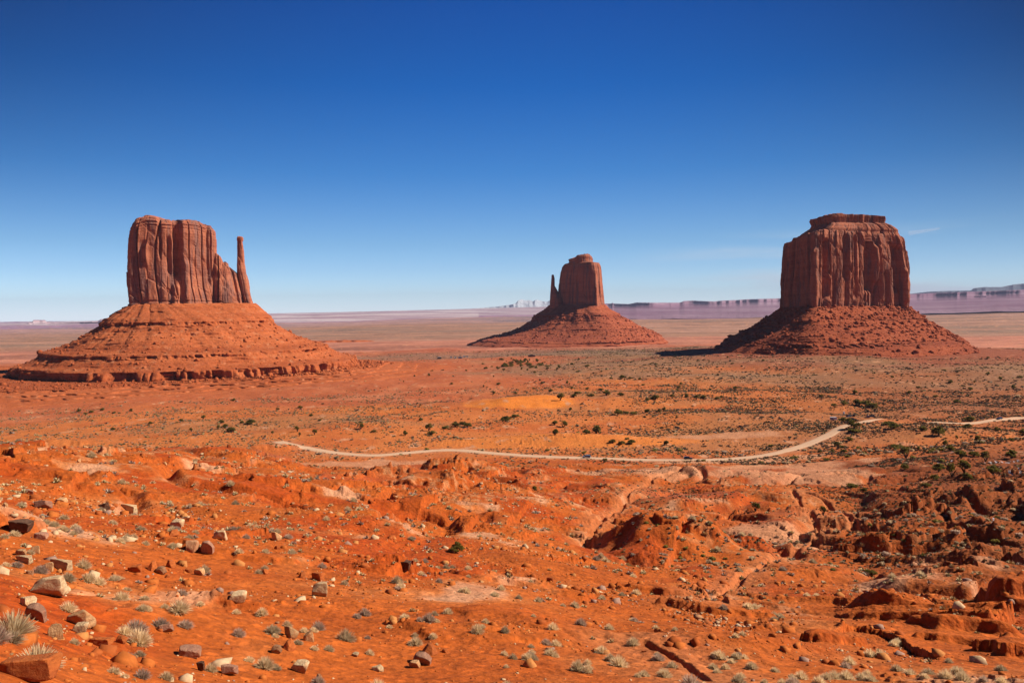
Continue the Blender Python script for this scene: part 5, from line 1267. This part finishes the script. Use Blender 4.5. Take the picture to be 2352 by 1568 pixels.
# fixed ones seen in the photograph
fx = [(170, 1478, 26), (296, 1512, 32), (320, 1505, 30), (265, 1470, 0), (484, 1540, 34), (340, 1402, 22), (378, 1395, 22), (460, 1388, 22), (543, 1408, 24), (601, 1412, 34), (572, 1518, 30), (720, 1450, 26), (710, 1540, 0), (632, 1536, 34), (838, 1412, 34), (820, 1418, 26), (998, 1412, 24), (1028, 1408, 30), (964, 1425, 22), (1002, 1428, 22),
      (953, 1460, 22), (995, 1463, 26), (844, 1466, 20), (894, 1440, 20), (1115, 1430, 26), (1108, 1440, 20), (1293, 1391, 17), (1076, 1325, 16), (1219, 1335, 16), (1225, 1415, 16), (1158, 1504, 24), (1178, 1512, 26), (1163, 1532, 18), (1254, 1478, 32), (1276, 1508, 20), (1350, 1524, 24), (1454, 1480, 38), (1510, 1502, 18), (1710, 1512, 24), (1680, 1520, 24), (1746, 1532, 0), (1780, 1542, 28), (1698, 1504, 20),
      (1706, 1458, 24), (1690, 1462, 22), (1638, 1534, 30), (1648, 1544, 24), (30, 1460, 95), (125, 1530, 36), (260, 1545, 34), (150, 1405, 0), (155, 1402, 46), (285, 1555, 24), (380, 1560, 40), (120, 1340, 24)]
fx = [q for q in fx if q[2] > 0]
qx, qy, qz, qr = hit([q[0] for q in fx], [q[1] for q in fx])
X = np.r_[X, qx]; Y = np.r_[Y, qy]; Z = np.r_[Z, qz]; S = np.r_[S, [q[2] * .5 * qr[i] / F for i, q in enumerate(fx)]]; Rr = np.r_[Rr, qr]
pu, pv, pd = project(X, Y, Z); vis = (pu > -15) & (pu < 2367) & (pv < 1600)
px_ = S * F / Rr * vis; px_[-len(fx):] += 100
order = np.argsort(-px_)
for i in order[:300]:
    kk = int(rg.choice(6)); o = bpy.data.objects.new('grass_tuft', GRASS[kk]); col.objects.link(o)
    s_ = S[i]; o.scale = (s_, s_, s_ * rg.uniform(.95, 1.3)); o.rotation_euler = (0, 0, rg.uniform(0, 6.28)); o.location = (X[i], Y[i], Z[i] - .03)
    ds = {3: 'grey green', 4: 'lilac grey'}.get(kk, 'straw coloured'); dep = 'nearest' if pv[i] > 1440 else ('near' if pv[i] > 1330 else 'middle')
    if i == len(X) - len(fx) + [q[2] for q in fx].index(95): tag(o, 'largest dry grass clump, at the left edge above the flat orange slab', 'grass tuft'); continue
    tag(o, f'{ds} grass tuft on the {dep} red slope, {region(pu[i])} third of the photo', 'grass tuft', f'{ds} tufts on the {dep} slope, {region(pu[i])} third')
rest = order[300:]; rest = rest[px_[rest] > .5]
BL = blades(46, g1, 1.0, 1.0, .085, base_r=.25, curve=.12)
cc = np.array([(.84, .64, .34), (.70, .54, .30), (.56, .42, .32), (.78, .56, .28)])[rg.choice(4, len(rest))]
scatter_mesh('dry_grass', BL, X[rest], Y[rest], Z[rest] - .02, S[rest], cc, rg, (1, 1, 1.05), 0, mat_attr('dry_grass'))

# sagebrush and low scrub on the plain
def brush_sites():
    out = []
    for (n, r0_, r1_, a0, a1, sz) in ((52000, 140, 470, -.25, .62, .62), (130000, 430, 1000, -.62, .62, 1.15), (75000, 950, 2300, -.62, .62, 1.9)):
        X, Y, Rr, Aa = polar_sites(n, r0_, r1_, a0, a1, rg)
        nz = fbm(X / 70, Y / 55, 4, 301); d = ss(-.25, .3, nz) * .75 + .08
        d0 = DUNES[0]; dm = np.exp(-(((X - d0[0]) / 62) ** 2 + ((Y - d0[1] + 8) / 46) ** 2) ** 2); d = d * (1 - ss(.15, .5, dm))
        d1 = DUNES[1]; dm = np.exp(-(((X - d1[0]) / 100) ** 2 + ((Y - d1[1] + 5) / 30) ** 2) ** 2); d = d * (1 - .85 * ss(.2, .5, dm))
        if r0_ == 140: d = d * ss(.02, .3, Aa + .1 * fbm(X / 50, Y / 50, 2, 9)) * .8 * (1 + 1.2 * ss(.35, .5, Aa))
        if r0_ == 950: d = d * (.25 + .75 * ss(-.08, .1, Aa)); 
        d = d * (1 - .85 * ss(880, 1000, Rr) * (1 - ss(1600, 1900, Rr)) * (1 - ss(-.02, .10, Aa)))
        d = d * (.5 + .8 * ss(.05, .3, Aa)) if r0_ == 430 else d
        k = (rg.random(n) < d) & (dist_poly(X, Y, ROAD1) > 5.5)
        for W_ in WASHES: k &= dist_poly(X, Y, W_) > 2.5
        for fr, rr_ in ((W, 320), (E, 420), (K, 330)): k &= np.hypot(X - fr.x, Y - fr.y) > rr_
        for (u0, v0, a, b) in ((1700, 1078, 85, 20), (1830, 1090, 45, 34), (850, 1066, 46, 14), (1680, 998, 52, 16)):
            px, py = hit_base(u0, v0); k &= ((X - px) / a) ** 2 + ((Y - py) / b) ** 2 > 1
        X, Y = X[k], Y[k]; s = sz * rg.uniform(.45, 1.15, len(X)) * (1 + .9 * (rg.random(len(X)) < .08)); out.append((X, Y, s))
    return [np.concatenate(q) for q in zip(*out)]
X, Y, S = brush_sites(); Z = H(X, Y) + CAM_Z; Rr = np.hypot(X, Y)
pu, pv, pd = project(X, Y, Z); px_ = S * F / Rr * ((pu > -5) & (pu < 2357)); order = np.argsort(-px_)
print('brush', len(X))
for i in order[:300]:
    kk = int(rg.choice(4)); o = bpy.data.objects.new('sagebrush', BUSHES[kk]); col.objects.link(o)
    s_ = S[i] * 1.5; o.scale = (s_, s_, s_ * .9); o.rotation_euler = (0, 0, rg.uniform(0, 6.28)); o.location = (X[i], Y[i], Z[i] - .04)
    ds = {1: 'olive green', 3: 'lilac grey'}.get(kk, 'grey brown'); dep = 'lower' if pv[i] > 1250 else ('middle' if pv[i] > 1120 else 'upper')
    hz2 = 'far right' if pu[i] > 1900 else ('right' if pu[i] > 1568 else 'centre')
    tag(o, f'{ds} sagebrush on the {dep} red flats, {hz2} of the photo', 'shrub', f'{ds} sagebrush, {dep} red flats, {hz2}')
rest = order[300:]; rest = rest[px_[rest] > .3]
BB = bush(np.random.default_rng(2), 3, 7, .34, .32, .30, .02, (.22, .40))
cc = np.array([(.36, .25, .14), (.29, .21, .10), (.40, .28, .18), (.20, .145, .055), (.44, .33, .15), (.31, .21, .16)])[rg.choice(6, len(rest))]
scatter_mesh('desert_scrub', BB, X[rest], Y[rest], Z[rest] - .03, S[rest], cc, rg, (1.1, 1.1, .8), 0, mat_attr('desert_scrub'))

# ------------------------------------------------------------------ vehicles, stalls, signs, houses
import bmesh
def bm_obj(name, bm, mat, parent=None, loc=(0, 0, 0)):
    me = bpy.data.meshes.new(name); bm.normal_update(); bm.to_mesh(me); bm.free(); me.materials.append(mat); o = link(name, me, parent); o.location = loc; return o
def box(bm, x0, x1, y0, y1, z0, z1, bev=0.0):
    r = bmesh.ops.create_cube(bm, size=1.0); 
    for v in r['verts']: v.co = Vector(((x0 + x1) / 2 + v.co.x * (x1 - x0), (y0 + y1) / 2 + v.co.y * (y1 - y0), (z0 + z1) / 2 + v.co.z * (z1 - z0)))
    if bev: bmesh.ops.bevel(bm, geom=list({e for v in r['verts'] for e in v.link_edges}), offset=bev, segments=2, affect='EDGES', profile=.6)
    return bm
def prism(profile, y0, y1, taper=0.0):
    """side profile (x, z) extruded across the width, top narrowed by taper"""
    bm = bmesh.new(); zm = max(p[1] for p in profile); zl = min(p[1] for p in profile); A, B = [], []
    for x, z in profile:
        k = taper * ((z - zl) / (zm - zl + 1e-6)); A.append(bm.verts.new((x, y0 + k, z))); B.append(bm.verts.new((x, y1 - k, z)))
    bm.faces.new(A[::-1]); bm.faces.new(B); n = len(A)
    for i in range(n): bm.faces.new((A[i], A[(i + 1) % n], B[(i + 1) % n], B[i]))
    bmesh.ops.recalc_face_normals(bm, faces=bm.faces); bmesh.ops.bevel(bm, geom=bm.edges[:], offset=.05, segments=2, affect='EDGES', profile=.6)
    return bm
def paint(name, c): return simple(name, c, .3, .5, .2)
M_GLASS = simple('dark_car_glass', (.02, .025, .03), .08, .6); M_TYRE = simple('tyre_rubber', (.02, .02, .02), .8); M_RIM = simple('alloy_rim', (.55, .55, .56), .35, .5, .6)
M_LAMP = simple('headlamp', (.8, .8, .78), .2); M_TAIL = simple('tail_lamp', (.4, .02, .02), .3); M_WHITE = simple('white_panel', (.78, .78, .80), .5)
M_TIMBER = simple('weathered_timber', (.16, .09, .05), .8)
def make_car(label, pm, kind='suv'):
    t = empty('car'); tag(t, label, 'car')
    if kind == 'suv':
        low = [(-2.35, .35), (2.3, .35), (2.38, .62), (2.32, .92), (1.15, 1.05), (-2.3, 1.08), (-2.4, .7)]
        cab = [(1.15, 1.03), (.45, 1.62), (-1.9, 1.66), (-2.32, 1.05)]; roof = [(.42, 1.60), (-1.92, 1.64), (-1.9, 1.72), (.35, 1.69)]
    else:
        low = [(-2.7, .45), (2.6, .45), (2.68, .75), (2.6, 1.05), (1.3, 1.15), (-2.7, 1.18), (-2.75, .7)]
        cab = [(1.3, 1.13), (.6, 1.72), (-.7, 1.74), (-.95, 1.15)]; roof = [(.6, 1.70), (-.7, 1.72), (-.68, 1.79), (.55, 1.78)]
    bm_obj('body', prism(low, -.93, .93, .06), pm, t); bm_obj('window', prism(cab, -.82, .82, .14), M_GLASS, t); bm_obj('roof', prism(roof, -.70, .70, .03), pm, t)
    for y in (-.8, .8):
        bm = bmesh.new(); box(bm, -.42, -.32, y - .03, y + .03, 1.02, 1.64); bm_obj('pillar', bm, pm, t)
    wb = 1.45 if kind == 'suv' else 1.7
    for x in (-wb, wb):
        for y in (-.86, .86):
            bm = bmesh.new(); bmesh.ops.create_cone(bm, cap_ends=True, segments=20, radius1=.36, radius2=.36, depth=.24, matrix=Matrix.Translation((x, y, .36)) @ Matrix.Rotation(math.pi / 2, 4, 'X'))
            w = bm_obj('wheel', bm, M_TYRE, t); bm = bmesh.new()
            bmesh.ops.create_cone(bm, cap_ends=True, segments=16, radius1=.22, radius2=.22, depth=.26, matrix=Matrix.Translation((x, y, .36)) @ Matrix.Rotation(math.pi / 2, 4, 'X')); bm_obj('rim', bm, M_RIM, w)
    fx_, bx_ = (2.3, -2.36) if kind == 'suv' else (2.6, -2.73)
    for y in (-.66, .66):
        bm = bmesh.new(); box(bm, fx_ - .02, fx_ + .06, y - .16, y + .16, .72, .86); bm_obj('headlight', bm, M_LAMP, t)
        bm = bmesh.new(); box(bm, bx_ - .03, bx_ + .05, y - .12, y + .12, .75, .98); bm_obj('taillight', bm, M_TAIL, t)
    t.scale = (1.12, 1.12, 1.12); return t
def set_down(o, u, v, ang=0.0, lift=0.0, snap=None, dy=0):
    x, y, z, r = hit([u], [v]); x, y = float(x[0]), float(y[0]) + dy
    if snap is not None:
        k = np.argmin(np.hypot(snap[:, 0] - x, snap[:, 1] - y)); x, y = snap[k] + np.array([0, -.6]); d = snap[min(k + 2, len(snap) - 1)] - snap[max(k - 2, 0)]; ang += math.atan2(d[1], d[0])
        q = np.array([[x + i, y + j] for i in (-1.5, 1.5) for j in (-.8, .8)]); z = float(H(q[:, 0], q[:, 1]).max()) + CAM_Z + .20
    else: z = float(H(np.array([x]), np.array([y]))[0]) + CAM_Z
    o.location = (x, y, z + lift); o.rotation_euler = (0, 0, ang); return o
set_down(make_car('blue grey car driving on the pale dirt road, left of the black one', paint('blue_grey_paint', (.34, .42, .55))), 1340, 1054, math.pi, snap=ROAD1)
set_down(make_car('black car driving right on the pale dirt road above the mounds', paint('black_paint', (.015, .016, .018))), 1580, 1058, 0, snap=ROAD1)
set_down(make_car('blue car on the far right stretch of the dirt road', paint('blue_paint', (.06, .07, .16))), 2292, 963, math.pi, snap=ROAD1)
set_down(make_car('dark blue car parked left of the green one by the stalls', paint('navy_paint', (.03, .035, .07))), 1950, 957, .5)
set_down(make_car('dark green car parked behind the stalls', paint('dark_green_paint', (.035, .045, .04))), 1961, 956, 1.2)
set_down(make_car('dark pickup truck in front of the parked cars', paint('charcoal_paint', (.03, .03, .03)), 'pickup'), 1958, 965, .2)
set_down(make_car('plum coloured car parked apart, left of a dark one', paint('plum_paint', (.12, .06, .09))), 1993, 959, 1.4)
set_down(make_car('dark car parked apart by the road, rightmost of the parked cars', paint('dark_car_paint', (.03, .03, .045))), 2004, 958, .1)
# white trailer
t = empty('box_trailer'); tag(t, 'white box trailer standing left of the parked cars', 'trailer')
bm_obj('body', prism([(-2.6, .5), (2.4, .5), (3.1, 1.5), (2.4, 2.8), (-2.6, 2.8)], -1.2, 1.2, .05), M_WHITE, t)
bm = bmesh.new(); box(bm, -2.5, -.2, -1.24, -1.18, .6, 2.5); bm_obj('side_panel', bm, simple('grey_panel', (.36, .36, .42), .6), t)
for y in (-1.1, 1.1):
    bm = bmesh.new(); bmesh.ops.create_cone(bm, cap_ends=True, segments=18, radius1=.38, radius2=.38, depth=.22, matrix=Matrix.Translation((-.3, y, .38)) @ Matrix.Rotation(math.pi / 2, 4, 'X')); bm_obj('wheel', bm, M_TYRE, t)
set_down(t, 1914, 965, -.15)
# brush roofed stalls
def stall(label, w=4.0):
    t = empty('market_stall'); tag(t, label, 'stall')
    for x in (-w / 2, w / 2):
        for y in (-1.2, 1.2):
            bm = bmesh.new(); box(bm, x - .07, x + .07, y - .07, y + .07, -.2, 2.2); bm_obj('post', bm, M_TIMBER, t)
    bm = bmesh.new(); box(bm, -w / 2 - .3, w / 2 + .3, -1.5, 1.5, 2.2, 2.36); bm_obj('roof', bm, M_TIMBER, t)
    bm = bmesh.new(); box(bm, -w / 2, w / 2, -1.25, -.6, .72, .80); bm_obj('table', bm, M_TIMBER, t); return t
set_down(stall('brown roofed market stall left of the pickup truck'), 1946, 964, .1)
set_down(stall('low brown market stall behind the trailer', 3.0), 1931, 958, .3)
# white portable toilet and white board
t = empty('portable_toilet'); tag(t, 'tall white cabin standing behind the stalls', 'cabin')
bm = bmesh.new(); box(bm, -.6, .6, -.6, .6, 0, 2.2, .06); bm_obj('body', bm, M_WHITE, t); bm = bmesh.new(); box(bm, -.4, .4, -.63, -.6, .1, 2.0); bm_obj('door', bm, simple('cabin_door', (.6, .62, .66), .5), t)
bm = bmesh.new(); box(bm, -.66, .66, -.66, .66, 2.2, 2.34, .04); bm_obj('roof', bm, M_WHITE, t); set_down(t, 1938, 951, .2)
t = empty('notice_board'); tag(t, 'small white board on a post left of the trailer', 'sign')
bm = bmesh.new(); box(bm, -.05, .05, -.05, .05, -.1, 1.2); bm_obj('post', bm, M_TIMBER, t); bm = bmesh.new(); box(bm, -.5, .5, -.08, -.05, .5, 1.4); bm_obj('panel', bm, M_WHITE, t); set_down(t, 1889, 960, 0)
# log rail
bm = bmesh.new(); bmesh.ops.create_cone(bm, cap_ends=True, segments=10, radius1=.22, radius2=.14, depth=9, matrix=Matrix.Translation((0, 0, .2)) @ Matrix.Rotation(math.pi / 2, 4, 'Y'))
for v in bm.verts: v.co.y += .15 * math.sin(v.co.x * .7); v.co.z += .05 * math.sin(v.co.x * 1.9)
o = bm_obj('log', bm, simple('bleached_log', (.45, .30, .20), .8)); tag(o, 'long bleached log between the stalls and the parked cars', 'log'); set_down(o, 1978, 958, .05)
# roadside frame sign
t = empty('road_sign'); tag(t, 'brown timber frame sign beside the left part of the road', 'sign')
for x in (-.8, .8):
    bm = bmesh.new(); box(bm, x - .07, x + .07, -.07, .07, -.2, 2.2); bm_obj('post', bm, M_TIMBER, t)
bm = bmesh.new(); box(bm, -.73, .73, -.04, .04, 1.3, 2.1); bm_obj('panel', bm, M_TIMBER, t); set_down(t, 1029, 1031, .2)
# homestead on the valley floor
def house(label, w, d, h, wall, roofm):
    t = empty('house'); tag(t, label, 'house')
    bm = bmesh.new(); box(bm, -w / 2, w / 2, -d / 2, d / 2, -.5, h); wl_ = bm_obj('wall', bm, wall, t)
    bm_obj('roof', prism([(-w / 2 - .3, h), (w / 2 + .3, h), (w / 2 + .3, h + .12), (0, h + w * .16), (-w / 2 - .3, h + .12)], -d / 2 - .3, d / 2 + .3), roofm, t)
    bm = bmesh.new(); box(bm, -w * .1, w * .1, -d / 2 - .03, -d / 2, 0, h * .8); bm_obj('door', bm, M_TIMBER, t)
    bm = bmesh.new(); box(bm, w * .2, w * .36, -d / 2 - .03, -d / 2, h * .4, h * .75); bm_obj('window', bm, M_GLASS, t); return t
M_WALLD = simple('brown_house_wall', (.12, .07, .05), .8); M_ROOFG = simple('grey_roof', (.3, .3, .32), .6); M_WALLB = simple('blue_grey_wall', (.30, .34, .42), .7)
for (u, v, w, lab, wm, rm) in ((1009, 824, 9, 'dark brown shed standing apart, left of the homestead', M_WALLD, M_ROOFG), (1221, 819, 15, 'long dark building on the valley floor under the middle butte', M_WALLD, M_WALLD),
    (1036, 822, 4, 'leftmost tiny white house of the homestead', M_WHITE, M_ROOFG), (1046, 823, 4, 'second tiny white house of the homestead from the left', M_WHITE, M_WHITE), (1057, 823, 9, 'blue grey house in the middle of the homestead', M_WALLB, M_ROOFG),
    (1066, 820, 5, 'bright white house right of the blue grey house', M_WHITE, M_WHITE), (1073, 820, 4, 'rightmost tiny white house of the homestead', M_WHITE, M_ROOFG)):
    x, y, z, r = hit([u], [v]); w_ = w * r[0] / F; set_down(house(lab, w_, min(w_ * .7, 9), 3.2, wm, rm), u, v, .15)
# contrail
p0 = ray(2088., 536.); p1 = ray(2158., 525.); n_ = 40; V = []
for i in range(n_):
    f = i / (n_ - 1); d = p0 * (1 - f) + p1 * f; c = d / math.hypot(d[0], d[1]) * 26000; w_ = 26 + 46 * (1 - f) + 14 * math.sin(i * 1.7); c = c + np.array([0, 0, CAM_Z])
    for k in range(8): V.append(c + np.array([0, math.cos(k * .785) * w_, math.sin(k * .785) * w_ * .8]))
tm = bpy.data.materials.new('thin_ice_cloud'); tm.use_nodes = True; nn = tm.node_tree.nodes; ll = tm.node_tree.links
pb = nn.new('ShaderNodeBsdfTranslucent'); pb.inputs[0].default_value = (1, 1, 1, 1); pd_ = nn.new('ShaderNodeBsdfDiffuse'); pd_.inputs[0].default_value = (1, 1, 1, 1); ad = nn.new('ShaderNodeMixShader'); ad.inputs[0].default_value = .5; tp = nn.new('ShaderNodeBsdfTransparent'); m2 = nn.new('ShaderNodeMixShader'); m2.inputs[0].default_value = .10
ll.new(pb.outputs[0], ad.inputs[1]); ll.new(pd_.outputs[0], ad.inputs[2]); ll.new(tp.outputs[0], m2.inputs[1]); ll.new(ad.outputs[0], m2.inputs[2]); ll.new(m2.outputs[0], nn['Material Output'].inputs['Surface'])
tag(link('contrail', mesh_np('contrail', np.array(V), grid_faces(n_, 8, True), tm, smooth=True)), 'thin faint white contrail in the sky right of the blocky butte', 'contrail')
